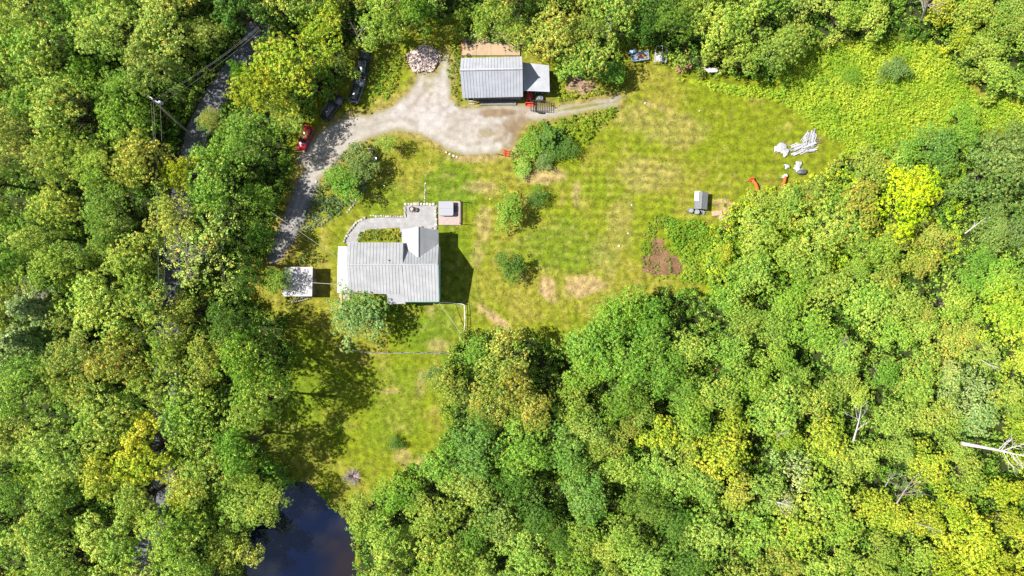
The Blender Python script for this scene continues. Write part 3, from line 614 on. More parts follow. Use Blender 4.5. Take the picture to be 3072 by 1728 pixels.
for i, (vx, vy, P, r, h) in enumerate(trees):
    w = np.hypot(ANA[:, 0]-vx-rg.uniform(-20, 20), ANA[:, 1]-vy-rg.uniform(-20, 20)); c = AN[int(np.argmin(w))][2]
    if rg.random() < 0.12: c = rg.choice('LGO')
    au = 0.0 if c in 'GDBKP' else rg.choice([0.0, 0.0, 0.04, 0.10]); au = 0.25 if c == 'O' and rg.random() < 0.3 else au
    lib = BIG; nm = 'broadleaf_tree'
    if c in 'PK' and rg.random() < 0.35: lib = AIRY
    size = 'large' if r > 4.6 else 'small' if r < 3.0 else 'medium'
    hs = h/15.0
    ww = 1/(np.hypot(ANA[:, 0]-vx, ANA[:, 1]-vy)+25)**3; mc = sum(ww[j]*np.array(COLS[AN[j][2]]) for j in range(len(AN)))/ww.sum(); mc = 0.45*mc+0.55*np.array(COLS[c]); mc = mc*(np.array([1.20, 1.12, 1.30]) if vx < 760 else 1.05)
    t_ = plant(lib, rg.randrange(99), P.xy, r, hs, tuple(mc), au, rg.uniform(0, 6.28), nm, None, 'tree', 'trees of the surrounding woods')
    auto_label(t_, f'{size} {WORD[c]} tree', vx, vy)
# ---------------------------------------------------------------- low growth that nobody could count
def cover(name, label, poly, dens, hr, pr, k, leaf, col, au, seed, edge=0.6, cat='plants', avoid=(), z0=0.0):
    xs = [p[0] for p in poly]; ys = [p[1] for p in poly]; r_ = np.random.RandomState(seed)
    A = (max(xs)-min(xs))*(max(ys)-min(ys)); n = int(A*dens)
    x = r_.uniform(min(xs), max(xs), n); y = r_.uniform(min(ys), max(ys), n)
    d = sdist(poly, x, y)+(fbm(x, y, 1.5, seed)-0.5)*2*edge; k_ = d > 0
    for a_ in avoid: k_ &= ~inside(a_, x, y)
    x, y, d = x[k_], y[k_], d[k_]; n = len(x)
    hh = hr[0]+(hr[1]-hr[0])*sstep(0.25, 0.75, fbm(x, y, 2.5, seed+3))*np.clip(d/0.8, 0.25, 1)
    cx = np.stack([x, y, hh*r_.uniform(0.5, 1, n)+z0], 1); nr = np.stack([r_.normal(0, .3, n), r_.normal(0, .3, n), np.ones(n)], 1)
    v, q, t = puffs(cx, nr, r_.uniform(pr[0], pr[1], n), k, leaf, r_)
    # patchy clump tint that follows the ground, not single puffs only
    cl = np.repeat(fbm(x, y, 3.0, seed+9), 4*k); t[:, 0] = np.clip(0.5*t[:, 0]+1.6*(cl-0.5)+0.3, 0, 1)
    o = leaf_obj(name, v, q, t); o.color = (*col, au); return tag(o, label, cat, kind='stuff')
FRAME = [(-98, -58), (98, -58), (98, 58), (-98, 58)]
cover('undergrowth', 'dim green undergrowth on the floor of the surrounding woods', FRAME, 2.0, (0.6, 3.2), (0.45, 0.85), 17, 0.30, (0.15, 0.27, 0.03), 0.02, 1, avoid=(CLEAR, ROAD, POND)+tuple(BLD[:1]))
cover('meadow_plants', 'bright yellow-green knee-high meadow plants at the upper right', MEADOW, 11, (0.4, 1.2), (0.18, 0.36), 12, 0.16, (0.31, 0.44, 0.035), 0.0, 2, 0.9)
cover('brambles', 'bright leafy brush between hen house and right woods', BRUSH, 2.6, (0.5, 2.6), (0.35, 0.6), 20, 0.27, (0.34, 0.46, 0.022), 0.03, 3, 1.0)
for nm, lb, pv, dens, hr, col, au, k in [
 ('ferns', 'bright green ferns between the black jeep and the gravel drive', [(945,140),(990,125),(1012,135),(1010,170),(1000,215),(975,250),(940,262),(925,255),(925,200)], 5, (0.3,1.1), (0.176,0.297,0.027), 0, 16),
 ('hedge_plants', 'rough green hedge growth along the left wall of the barn', [(1132,130),(1160,120),(1160,160),(1158,262),(1140,270),(1130,220),(1126,170)], 5, (0.5,1.5), (0.135,0.230,0.022), .03, 16),
 ('tall_weeds', 'yellow-green weeds on the strip above the barn hedge', [(1128,70),(1158,66),(1158,135),(1132,140),(1130,100)], 5, (0.2,0.8), (0.270,0.324,0.019), 0, 14),
 ('weeds', 'weeds between the lean-to and the farm track', [(1395,150),(1430,200),(1425,225),(1480,235),(1560,205),(1580,222),(1540,235),(1460,252),(1400,256),(1390,235)], 5, (0.2,1.0), (0.203,0.284,0.027), .02, 16),
 ('mound_plants', 'bright green growth covering the long mound beside the gravel yard', [(1300,440),(1285,410),(1285,385),(1320,345),(1335,315),(1400,302),(1500,278),(1552,264),(1556,276),(1530,305),(1490,345),(1450,375),(1440,400),(1390,405),(1340,435)], 5.5, (0.4,1.5), (0.162,0.270,0.022), .02, 18),
 ('garden_plants', 'leafy green rows in the garden plot', [(1670,545),(1770,555),(1800,600),(1775,715),(1710,710),(1722,670),(1700,630),(1670,590)], 11, (0.2,0.9), (0.176,0.311,0.024), 0, 15),
 ('garden_weeds', 'weedy edge along the left side of the garden plot', [(1625,560),(1660,540),(1700,545),(1690,560),(1650,575),(1640,620),(1622,670),(1612,690),(1610,640)], 4.5, (0.15,0.7), (0.149,0.257,0.027), 0, 14),
 ('garden_seedlings', 'scattered weeds on the bare garden soil', [(1635,560),(1690,560),(1730,650),(1720,705),(1630,705),(1615,650)], 1.6, (0.1,0.35), (0.15,0.26,0.03), 0, 10),
 ('bed_flowers', 'bed of green and yellow flowering plants against the farmhouse front', [(905,585),(925,578),(1005,576),(1008,606),(898,608)], 9, (0.3,0.8), (0.216,0.257,0.041), .22, 14),
 ('silver_plants', 'silvery ground plants along the shaded driveway edge', [(800,455),(815,500),(870,500),(930,450),(920,480),(880,520),(830,560),(790,580),(755,590),(765,545),(785,500)], 6, (0.1,0.4), (0.150,0.220,0.145), 0, 12),
 ('shade_plants', 'green plants under the tree island beside the driveway', [(815,440),(850,390),(900,360),(955,350),(960,400),(930,460),(880,515),(830,545),(800,500)], 5, (0.2,0.8), (0.095,0.162,0.041), 0, 14),
 ('shed_plants', 'green and purple plants behind the small shed', [(740,645),(780,630),(830,640),(825,660),(745,668)], 6, (0.2,0.8), (0.149,0.203,0.041), .15, 14),
 ('foundation_plants', 'bright leafy plants under the farmhouse rear eave', [(890,742),(968,745),(975,770),(1005,775),(1008,790),(960,800),(890,780)], 6, (0.5,1.6), (0.149,0.284,0.027), 0, 18),
 ('bank_plants', 'green bank plants on the upper right shore of the pond', [(790,1225),(830,1235),(880,1270),(905,1290),(900,1340),(870,1308),(830,1282),(800,1255)], 5, (0.3,1.3), (0.121,0.230,0.027), 0, 18),
 ('shore_plants', 'dark plants on the lower left shore of the pond', [(600,1150),(700,1165),(770,1205),(735,1215),(690,1240),(650,1300),(600,1370),(560,1300)], 3, (0.3,1.5), (0.135,0.203,0.041), .03, 18),
 ('verge_plants', 'green growth on the verge between public road and woods', [(400,200),(560,90),(640,80),(600,150),(545,235),(490,330),(480,400),(380,400),(370,300)], 2.6, (0.2,1.5), (0.115,0.182,0.024), .02, 16),
 ('scrub', 'low scrub at the lower left edge of the lawn', [(600,1085),(640,1030),(735,965),(742,880),(718,800),(690,790),(690,900),(600,1000),(560,1100)], 2.6, (0.3,1.6), (0.115,0.182,0.027), .02, 16),
 ('scrub', 'low scrub under the trees left of the driveway', [(640,640),(690,560),(730,470),(742,390),(690,390),(640,500),(600,640)], 2.6, (0.3,1.6), (0.095,0.162,0.027), .02, 16)]:
    cover(nm, lb, V2(pv), dens, hr, (0.2, 0.38), k, 0.2, col, au, sum(map(ord, lb)) % 997, 0.5, avoid=(POND,) if 'pond' in lb else (ROAD,) if 'public' in lb else ())
cover('grass_tufts', 'longer grass and weeds fringing the mown lawn', CLEAR, 1.0, (0.03, 0.12), (0.10, 0.2), 6, 0.12, (0.17, 0.20, 0.015), 0.0, 77, 0.3, avoid=(DRIVE, POND, PATIO)+tuple(BLD))

ORD = ['first', 'second', 'third', 'fourth', 'fifth', 'sixth', 'seventh', 'eighth', 'ninth', 'tenth', 'eleventh', 'twelfth', 'thirteenth', 'fourteenth', 'fifteenth', 'sixteenth', 'seventeenth', 'eighteenth', 'nineteenth', 'twentieth']
def seams(mb, e0, e1, r0, r1, n, w=0.035, hgt=0.035, mi=1):
    """raised seams from eave edge e0-e1 to ridge edge r0-r1"""
    e0, e1, r0, r1 = map(Vector, (e0, e1, r0, r1)); mb.mi = mi; up = Vector((0, 0, hgt))
    for i in range(1, n):
        f = i/n; a = e0.lerp(e1, f); b = r0.lerp(r1, f); d = (b-a); s = d.cross(Vector((0, 0, 1))).normalized()*w/2
        P = [a-s, a+s, b+s, b-s]; mb.add([q+Vector((0, 0, 0.002)) for q in P]+[q+up for q in P], [(0, 1, 5, 4), (1, 2, 6, 5), (2, 3, 7, 6), (3, 0, 4, 7), (4, 5, 6, 7)])
    mb.mi = 0
def window(parent, org, c, wdt, hgt, axis, mat_=None):      # framed pane on a wall; axis = outward normal
    ax = Vector(axis); rz = math.atan2(ax.y, ax.x)
    f = MB(org); c = Vector(c)
    for dz in (-hgt/2, hgt/2): f.box(c+Vector((0, 0, dz)), (0.08, wdt+0.16, 0.08), rz)
    s = Vector((-ax.y, ax.x, 0))
    for q in (-1, 1): f.box(c+s*q*wdt/2, (0.075, 0.08, hgt), rz)
    o = f.build('window', WHITE, parent); g = MB(org); g.box(c-ax*0.01, (0.03, wdt, hgt), rz); g.build('pane', GLASS, o); return o
# ---- farmhouse
O = W(1180, 800); house = empty('farmhouse', O, 0, 'white farmhouse under a silver standing-seam metal roof', 'house'); O = tuple(O)
RH = 6.8
a = MB(O)      # west roof: two slopes
rw, re_ = W(1039, 794, RH), W(1208, 793.5, RH)
nw, ne = W(1042.5, 727, 5.2), W(1209, 727.5, 5.2); sw, se = W(1046.5, 878, 5.5), W(1160, 882.5, 5.5)
sm = W(1208, 883, 5.5); r2 = W(1205, 793.5, RH); je = W(1162.5, 913, 5.05); jr = W(1216, 911, 5.05)
ta = Vector((0, 0, 0.0))
a.slab([nw, ne, re_, rw], 0.16); seams(a, nw, ne, rw, re_, 17)
a.slab([sw, se, je, jr, r2, rw], 0.16)
seams(a, sw, sm, rw, r2, 17)
a.build('west_roof', [ROOF, SEAM], house)
a = MB(O); re0, re1 = W(1206.5, 793.5, RH+.03), W(1313, 793, RH+.03); s0, s1 = W(1216, 905, 5.55), W(1316, 904, 5.55)
a.slab([re0, re1, s1, s0], 0.16); seams(a, s0, s1, re0, re1, 11)
n0, n1 = W(1209.5, 732, 3.75), W(1316, 731, 3.75)
a.slab([n0, n1, re1, re0], 0.14); seams(a, n0, n1, re0, re1, 12)
a.build('east_roof', [ROOF, SEAM], house)
a = MB(O); a.tube([rw+Vector((0, 0, .03)), re_+Vector((0, 0, .03)), re1+Vector((0, 0, .03))], 0.11, 6); a.build('ridge_cap', CAP, house)
g = MB(O); gp, gt = W(1255, 680, 5.85), W(1255, 773.5, 5.85); ga, gb = W(1206, 689, 3.95), W(1206.5, 735, 3.95); gc, gd = W(1315.5, 691, 3.8), W(1315.5, 731, 3.8)
g.slab([ga, gp, gt, W(1216, 757, 4.4), gb], 0.14); g.slab([gp, gc, gd, gt], 0.14)
g.build('front_gable_roof', ROOF, house); a = MB(O); a.tube([gp+Vector((0, 0, .02)), gt+Vector((0, 0, .02))], 0.09, 6); a.build('ridge_cap', CAP, house)
w = MB(O)      # walls
def P2(x, y, h): return W(x, y, h).xy
i_ = 0.35
A_ = (nw.x+i_, nw.y-i_); B_ = (ne.x, nw.y-i_); Cq = (sw.x+i_, sw.y+i_); Dq = (se.x+i_, se.y+i_)
E1 = (s1.x-i_, s1.y+i_); E2 = (s1.x-i_, n1.y-i_); F1 = (je.x+i_, je.y+i_)
w.wall(A_, B_, 0, 5.0, 5.0); w.wall(A_, Cq, 0, 5.1, 5.3); w.wall(Cq, Dq, 0, 5.35, 5.35); w.wall(Dq, F1, 0, 5.3, 4.9); w.wall(F1, (s1.x-i_, F1[1]+0.5), 0, 4.9, 5.2)
w.wall((E1[0], F1[1]+0.5), (E1[0], re1.y), 0, 5.2, 6.6); w.wall((E1[0], re1.y), E2, 0, 6.6, 3.7); w.wall(B_, (B_[0], re1.y), 0, 5.0, 6.6)
w.wall((A_[0], rw.y), A_, 5.0, 6.5, 5.05, 0.14); w.wall((A_[0], rw.y), Cq, 5.2, 6.5, 5.3, 0.14)
gx0, gx1, gy = ga.x+i_, gc.x-i_, ga.y-0.5
w.wall((gx0, gy), (gx0, E2[1]), 0, 3.9, 3.9); w.wall((gx1, gy), (gx1, E2[1]), 0, 3.8, 3.8, 0.14); w.wall((gx0, gy), (gp.x, gy), 0, 3.85, 5.6); w.wall((gp.x, gy), (gx1, gy), 0, 5.6, 3.75)
w.build('wall', SIDING, house)
tr = MB(O); tr.box(((s0.x+s1.x)/2, s1.y-0.06, 5.42), (s1.x-s0.x, 0.14, 0.12)); tr.box((s1.x+0.07, (s1.y+re1.y)/2, 0.5*(s1.z+re1.z)-.06), (0.08, (re1-s1).length, 0.14), 0, math.atan2(re1.z-s1.z, re1.y-s1.y))
tr.build('gutter', TEAL, house)
for y_ in (0.25, 0.6): window(house, O, (E1[0]+0.09, E1[1]*(1-y_)+E2[1]*y_, 1.7), 0.9, 1.3, (1, 0, 0))
for y_ in (0.3, 0.55): window(house, O, (E1[0]+0.09, E1[1]*(1-y_)+E2[1]*y_, 4.3), 0.8, 1.1, (1, 0, 0))
for f_ in (0.15, 0.4, 0.65, 0.87): window(house, O, (F1[0]*(1-f_)+E1[0]*f_, F1[1]+0.5*f_-0.09, 1.6), 0.9, 1.3, (0, -1, 0))
for f_ in (0.2, 0.5, 0.8): window(house, O, (A_[0]*(1-f_)+B_[0]*f_, A_[1]+0.09, 1.7), 0.9, 1.3, (0, 1, 0))
window(house, O, (gx0+1.4, gy+0.09, 1.7), 0.8, 1.2, (0, 1, 0))
d_ = MB(O); d_.box((gx1-1.6, gy+0.1, 1.05), (0.95, 0.08, 2.1)); d_ = d_.build('door', TEAL, house); k_ = MB(O); k_.lathe((gx1-1.95, gy+0.17, 1.0), [(0.02, -.04), (0.035, 0), (0.02, .04)], 8, 'Y'); k_.build('handle', CHROME, d_)
v_ = MB(O); c = W(1168, 781, 6.35); v_.lathe(c, [(0.06, -.3), (0.06, .25), (0.11, .26), (0.11, .34), (0.02, .4)], 10); v_.box(c+Vector((.35, .02, -.02)), (0.3, 0.1, 0.12)); v_.build('vent_pipe', BLACK, house)
v_ = MB(O); c = W(1075, 875, 5.55); v_.tube([c+Vector((0, 0, -.1)), c+Vector((0, .1, .7))], 0.07, 8); v_.build('flue_pipe', mat('rusted_pipe', (0.34, 0.12, 0.05), 0.8), house)
v_ = MB(O); q0, q1 = W(1072.5, 876, 5.55), W(1078, 876, 5.55); q2 = W(1074.5, 860, 5.75); v_.add([q0+Vector((0, 0, .03)), q1+Vector((0, 0, .03)), q2+Vector((0, 0, .03))], [(0, 1, 2)]); v_.build('rust_streak', mat('rust', (0.42, 0.26, 0.17), 0.8), house)
g = MB(O); g.box(W(1298, 684.5, 4.2), (0.35, 0.2, 0.15)); g.box(W(1268, 681, 5.4), (0.35, 0.2, 0.15)); g.build('roof_light', BLACK, house)
p = MB(O); a0, a1, b0, b1 = W(1014, 739, 2.8), W(1040.5, 739, 3.35), W(1011, 878, 2.8), W(1047, 878, 3.35)
p.slab([a0, a1, b1, b0], 0.12); seams(p, a0, b0, a1, b1, 9, 0.04, 0.03, 0); p.build('porch_roof', ROOFW, house)
p = MB(O)
for f_ in (0.02, 0.35, 0.68, 0.98): q = a0.lerp(b0, f_); p.box((q.x+0.15, q.y*0.99, 1.4), (0.13, 0.13, 2.7))
p.build('porch_post', WHITE, house)
p = MB(O); p.box(((a0.x+a1.x)/2, (a0.y+b0.y)/2, 0.25), (1.9, 8.0, 0.5)); p.build('porch_floor', DECKW, house)
p = MB(O)
for k in range(4): q = W(1040, 883+k*4.0); p.box((q.x, q.y, 0.30-k*0.08), (1.15, 0.27, 0.06))
p.build('porch_steps', DECKW, house)
o = MB(); q0, q1 = W(1022, 882), W(1022, 926); o.mi = 0
for k in range(14): q = q0.lerp(q1, k/13); o.box((q.x, q.y, 0.06), (0.42, 0.17, 0.05))
tag(o.build('boardwalk', mat('boardwalk_timber', (0.42, 0.36, 0.22), 0.8)), 'narrow timber boardwalk leading down from the porch steps', 'boardwalk')
# ---- barn
O = tuple(W(1475, 240)); barn = empty('barn', O, 0, 'grey board barn with curved-looking silver metal roof above the gravel yard', 'barn'); RB = 6.6
a = MB(O); NW, NE = W(1383, 174, 4.5), W(1565.5, 169.5, 4.5); RW, RE = W(1380, 210, RB), W(1567.5, 206, RB); SW, SE = W(1387.5, 294.5, 3.1), W(1568.5, 290, 3.1)
a.slab([NW, NE, RE, RW], 0.15); a.slab([SW, SE, RE, RW], 0.15); seams(a, NW, NE, RW, RE, 20); seams(a, SW, SE, RW, RE, 20)
a.build('roof', [ROOFB, SEAM], barn); a = MB(O); a.tube([RW+Vector((0, 0, .02)), RE+Vector((0, 0, .02))], 0.16, 6); a.build('ridge_cap', ROOFB, barn)
w = MB(O); x0, x1, y0, y1 = SW.x+0.3, SE.x-0.25, SE.y+0.35, NW.y-0.4
w.wall((x0, y0), (x0, RW.y), 0, 3.1, 6.35); w.wall((x0, RW.y), (x0, y1), 0, 6.35, 4.4, 0.14); w.wall((x1, y0), (x1, RE.y), 0, 3.1, 6.35); w.wall((x1, RE.y), (x1, y1), 0, 6.35, 4.4, 0.14); w.wall((x0, y1), (x1, y1), 0, 4.35, 4.35)
w.wall((x0+1.7, y0), (x1, y0), 0, 2.85, 2.85); w.wall((x0, y0), (x0+0.4, y0), 0, 2.85, 2.85)
w.build('wall', WOODG, barn)
bt = MB(O); rg = random.Random(3)
for k in range(40):
    xx = x0+1.8+(x1-x0-1.9)*k/40; bt.box((xx, y0-0.1, 1.45), (0.05, 0.05, 2.7))
bt.build('batten', mat('pale_boards', (0.30, 0.29, 0.28), 0.8, var=0.4), barn)
for f_ in (0.34, 0.53, 0.74): d_ = MB(O); d_.box((x0+(x1-x0)*f_, y0-0.12, 1.2), (1.5, 0.07, 2.2)); d_.build('door', mat('barn_door', (0.10, 0.095, 0.09), 0.8, var=0.3), barn)
d_ = MB(O); d_.box(((x0+x1)/2+0.8, y0-0.75, 0.28), (x1-x0-3.4, 0.5, 0.12)); d_.box(((x0+x1)/2+0.8, y0-0.45, 0.12), (x1-x0-3.2, 0.5, 0.2)); d_.build('sill_step', WOODG, barn)
fr = MB(O); cx_ = W(1414, 300)
for dx in (-0.5, 0.5): fr.box((cx_.x+dx, y0-0.5, 1.2), (0.08, 0.09, 2.1), 0, -0.35)
for dz in (0.3, 1.1, 2.1): fr.box((cx_.x, y0-0.5-0.38*(1.2-dz), dz), (1.0, 0.08, 0.08))
fr.build('window_frame', WHITE, barn)
O2 = tuple(W(1608, 235)); lt_ = empty('lean_to', O2, 0, 'grey lean-to carport with flat metal roof joined to the barn', 'lean-to')
a = MB(O2); l0, l1, l2, l3 = W(1567.5, 187, 3.3), W(1647, 196, 2.7), W(1649, 275.5, 2.7), W(1570, 272, 3.3)
a.slab([l0, l1, l2, l3], 0.12); seams(a, l0, l3, l1, l2, 26, 0.03, 0.02, 0); a.build('roof', ROOFB, lt_)
for q in (l1, l2, l3+Vector((1, 0, 0)), (l2+l3)/2, (l1+l0)/2):
    b_ = MB(O2); b_.box((q.x-0.15, q.y+(0.2 if q.y < 37 else -0.2), q.z/2-.06), (0.14, 0.14, q.z-.1)); b_.build('post', WOODG, lt_)
b_ = MB(O2); b_.wall((l0.x, l0.y-.4), (l1.x-.2, l1.y-.4), 0, 3.1, 2.6); b_.build('back_wall', WOODG, lt_)
# ---- small shed
O3 = tuple(W(893, 845)); shed = empty('shed', O3, 0, 'small shed with flat white roof dappled by shade, left of the farmhouse', 'shed')
a = MB(O3); c4 = [W(855, 801, 3.0), W(938, 800.6, 2.9), W(936, 889, 2.9), W(845.5, 889, 3.0)]; a.slab(c4, 0.14); seams(a, c4[0], c4[3], c4[1], c4[2], 18, 0.04, 0.025, 0); a.build('roof', ROOFW, shed)
a = MB(O3); xa, xb, ya, yb = c4[3].x+.3, c4[1].x-.25, c4[2].y+.3, c4[1].y-.3
a.wall((xa, ya), (xb, ya), 0, 2.8, 2.75); a.wall((xa, yb), (xb, yb), 0, 2.8, 2.75); a.wall((xa, ya), (xa, yb), 0, 2.8, 2.8, .14); a.wall((xb, ya), (xb, yb), 0, 2.75, 2.75, .14); a.build('wall', mat('brown_boards', (0.14, 0.10, 0.07), 0.85, var=0.3), shed)
d_ = MB(O3); d_.box((xb+.1, (ya+yb)/2, 1.0), (.06, .95, 2.0)); d_ = d_.build('door', WOODG, shed); k_ = MB(O3); k_.box((xb+.16, (ya+yb)/2-.35, 1.0), (.06, .05, .14)); k_.build('handle', CHROME, d_)
def ladder(p0, p1, n, wd, m, label, rw_=0.035):
    p0, p1 = Vector(p0), Vector(p1); org = p0; t_ = empty('ladder', org, 0, label, 'ladder'); d = (p1-p0).normalized(); s = d.cross(Vector((0, 0, 1))).normalized()*wd/2
    for q in (-1, 1): b = MB(org); b.tube([p0+s*q, p1+s*q], rw_, 5); b.build('rail', m, t_)
    for k in range(n): q = p0.lerp(p1, (k+0.5)/n); b = MB(org); b.tube([q-s, q+s], rw_*0.8, 5); b.build('rung', m, t_)
    return t_
ladder(W(868, 907, 0.5), W(922, 892, 0.7), 9, 0.5, mat('dull_aluminium', (0.22, 0.23, 0.25), .5), 'aluminium ladder lying along the lower side of the small shed', 0.045)
# ---- hot tub on its deck
O4 = tuple(W(1350, 640)); dk = empty('deck', O4, 0, 'raised board deck with two tall posts beside the gravel patio', 'deck')
a = MB(O4); d0, d1 = W(1316.5, 674, 0.4), W(1382, 604.5, 0.4); n_ = 28
for k in range(n_): x_ = d0.x+(d1.x-d0.x)*(k+.5)/n_; a.box((x_, (d0.y+d1.y)/2, 0.40), ((d1.x-d0.x)/n_-0.012, d1.y-d0.y, 0.05))
a.build('boards', DECKW, dk)
a = MB(O4)
for yy in (d0.y-.03, d1.y+.03): a.box(((d0.x+d1.x)/2, yy, 0.2), (d1.x-d0.x+.1, 0.05, 0.40))
for xx in (d0.x-.03, d1.x+.03): a.box((xx, (d0.y+d1.y)/2, 0.19), (0.05, d1.y-d0.y, 0.38))
a.build('skirt', DECKW, dk)
for py in (606, 672): b = MB(O4); q = W(1383, py); b.box((q.x-.05, q.y, 1.25), (0.11, 0.11, 2.4)); b.build('post', BLACK, dk)
b = MB(O4)
for z_ in (0.75, 1.05, 1.35): b.tube([(d1.x-.05, d0.y, z_), (d1.x-.05, d1.y, z_)], 0.025, 5)
b.build('rail', BLACK, dk)
def rrect(cx, cy, wx, wy, r, z, n=5, rz=0):
    P = []
    for (sx, sy, a0) in ((1, 1, 0), (-1, 1, 90), (-1, -1, 180), (1, -1, 270)):
        for k in range(n): t_ = R(a0+90*k/(n-1)); P.append(Vector((cx+sx*(wx/2-r)+r*math.cos(t_), cy+sy*(wy/2-r)+r*math.sin(t_), z)))
    return P
t0, t1 = W(1315.5, 647, 1.45), W(1360, 604, 1.45); tcx, tcy, tw, th_ = (t0.x+t1.x)/2, (t0.y+t1.y)/2, t1.x-t0.x, t1.y-t0.y
O5 = (tcx, tcy, 0.43); tub = empty('hot_tub', O5, 0, 'square hot tub with grey cover on the board deck', 'hot tub')
b = MB(O5); b.loft([rrect(tcx, tcy, tw-.12, th_-.12, .22, 0.43), rrect(tcx, tcy, tw-.06, th_-.06, .24, 1.3)]); b.build('shell', mat('tub_cabinet', (0.10, 0.08, 0.08), 0.6), tub)
b = MB(O5); b.loft([rrect(tcx, tcy, tw, th_, .26, 1.3), rrect(tcx, tcy, tw+.02, th_+.02, .26, 1.38), rrect(tcx, tcy, tw-.03, th_-.03, .24, 1.45)])
b.build('cover', mat('vinyl_cover', (0.25, 0.25, 0.29), 0.6, var=0.05), tub); b = MB(O5); b.box((tcx, tcy, 1.453), (tw-.1, 0.05, 0.02)); b.build('cover_fold', mat('vinyl_fold', (0.18, 0.18, 0.21), 0.6), tub)
q = W(1367, 627); b = MB((q.x, q.y, .43)); b.box((q.x, q.y, 0.58), (0.55, 0.9, 0.3)); b.box((q.x+.3, q.y, 0.50), (0.3, 0.9, 0.15)); tag(b.build('tub_step', mat('step_grey', (0.06, 0.07, 0.09), 0.6), bevel=0.02), 'dark moulded step beside the hot tub in its shadow', 'step')
# fire bowls on the patio
for (px, py, lb, hasm, mm) in ((1235, 627.5, 'black round fire bowl with bright water inside on reddish stones', True, BLACK), (1247.5, 630, 'rusty brown round bowl right of the black fire bowl', False, mat('rusty_bowl', (0.07, 0.045, 0.035), 0.8, var=.4))):
    q = W(px, py); t_ = empty('fire_bowl', q, 0, lb, 'fire bowl'); b = MB(); b.lathe((0, 0, 0), [(0.12, .03), (0.30, .08), (0.42, .38), (0.37, .38), (0.27, .14), (0.05, .11)], 20); b.build('bowl', mm, t_, True)
    if hasm: b = MB(); b.lathe((0, 0, .25), [(0.32, 0), (0.05, 0.005)], 20); b.build('water', mat('bowl_water', (0.30, 0.33, 0.36), 0.05), t_)
for k, (px, py) in enumerate([(1229, 634), (1236, 637), (1229, 626), (1236, 620), (1242, 622), (1243, 636)]):
    q = W(px, py); b = MB((q.x, q.y, .06)); b.rock((q.x, q.y, 0.06), (.34, .26, .16), 900+k, k); tag(b.build('brick', mat('red_stone%d' % k, (0.36, 0.17, 0.11), 0.9)), f'{ORD[k]} reddish stone of the ring, counted round the black fire bowl', 'stone', 'reddish stones round the fire bowls')
# ---- stones
SM = [mat('pale_stone', (0.36, 0.33, 0.27), 0.9, col2=(0.55, 0.52, 0.44), scale=2, bump=.5), mat('grey_stone', (0.20, 0.19, 0.17), 0.9, col2=(0.38, 0.36, 0.31), scale=2, bump=.5)]
def stone_row(name, pts, n, sz, where, group, seed):
    rg = random.Random(seed); P = [W(*p).xy for p in pts]; L = [0]
    for i in range(1, len(P)): L.append(L[-1]+(P[i]-P[i-1]).length)
    for k in range(n):
        s = L[-1]*(k+.5)/n; i = max(j for j in range(len(P)-1) if L[j] <= s); q = P[i].lerp(P[i+1], (s-L[i])/(L[i+1]-L[i])); d = P[i+1]-P[i]
        a_, b_ = sz*rg.uniform(.8, 1.15), sz*rg.uniform(.6, 1.0); h_ = sz*rg.uniform(.5, .8)
        c = (q.x+rg.uniform(-.06, .06), q.y+rg.uniform(-.06, .06), h_*0.32); b = MB(c); b.rock(c, (a_, b_, h_), rg.random(), math.atan2(d.y, d.x)+rg.uniform(-.3, .3))
        tag(b.build(name, rg.choice(SM), smooth=False), f'{ORD[k]} {"pale" if k % 2 else "rounded"} stone {where}', 'stone', group)
stone_row('edging_stone', [(1213, 613), (1305, 613)], 10, 0.62, 'from the left in the top row edging the patio', 'stones edging the gravel patio', 1)
stone_row('edging_stone', [(1215, 622), (1216, 648)], 4, 0.55, 'from the top on the left side of the patio square', 'stones edging the gravel patio', 2)
stone_row('edging_stone', [(1307, 622), (1308, 688)], 8, 0.60, 'from the top between the patio and the hot tub', 'stones edging the gravel patio', 3)
stone_row('edging_stone', [(1221, 650), (1110, 648)], 15, 0.48, 'from the right in the low row above the gravel path', 'stones edging the gravel patio', 4)
stone_row('edging_stone', [(1098, 652), (1070, 668), (1050, 690), (1036, 715), (1030, 728)], 11, 0.6, 'from the top on the curve where the path meets the porch', 'stones edging the gravel patio', 5)
stone_row('garden_stone', [(1118, 512), (1095, 548), (1078, 580), (1062, 612), (1040, 640)], 17, 0.42, 'from the top along the curved bed by the trees', 'stones edging the curved bed', 6)
stone_row('driveway_stone', [(1335, 455), (1376, 474)], 4, 0.55, 'from the left at the foot of the gravel yard', 'pale stones below the gravel yard', 7)
stone_row('flagstone', [(1276, 546), (1274, 606)], 9, 0.34, 'from the top in the line of flags leading to the patio', 'flagstones crossing the lawn', 8)
for k, (x, y, s, l) in enumerate([(1857, 738, .5, 'pale rock alone on the dry lawn left of the garden plot'), (1290, 489, .3, 'small white rock on the lawn above the flagstones'), (1470, 597, .35, 'small pale rock above the round lawn tree'), (1153, 557, .3, 'small pale rock on the lawn left of the flagstones'), (949, 545, .55, 'pale boulder where the drive enters shade'),
    (1895, 615, .4, 'grey rock at the top left corner of the garden'), (2098, 333, .35, 'small white rock far up on the mown field'), (1884, 700, .4, 'white rock between lawn tree and garden'), (1022, 744, .55, 'grey-mauve boulder at the porch roof corner'), (1124, 1170, .3, 'tiny white stone on the lower lawn'), (1935, 310, .4, 'pale stone at the end of the farm track')]):
    q = W(x, y); b = MB((q.x, q.y, s*.2)); b.rock((q.x, q.y, s*.2), (s, s*.8, s*.6), 40+k, k); tag(b.build('rock', SM[0]), l, 'rock')
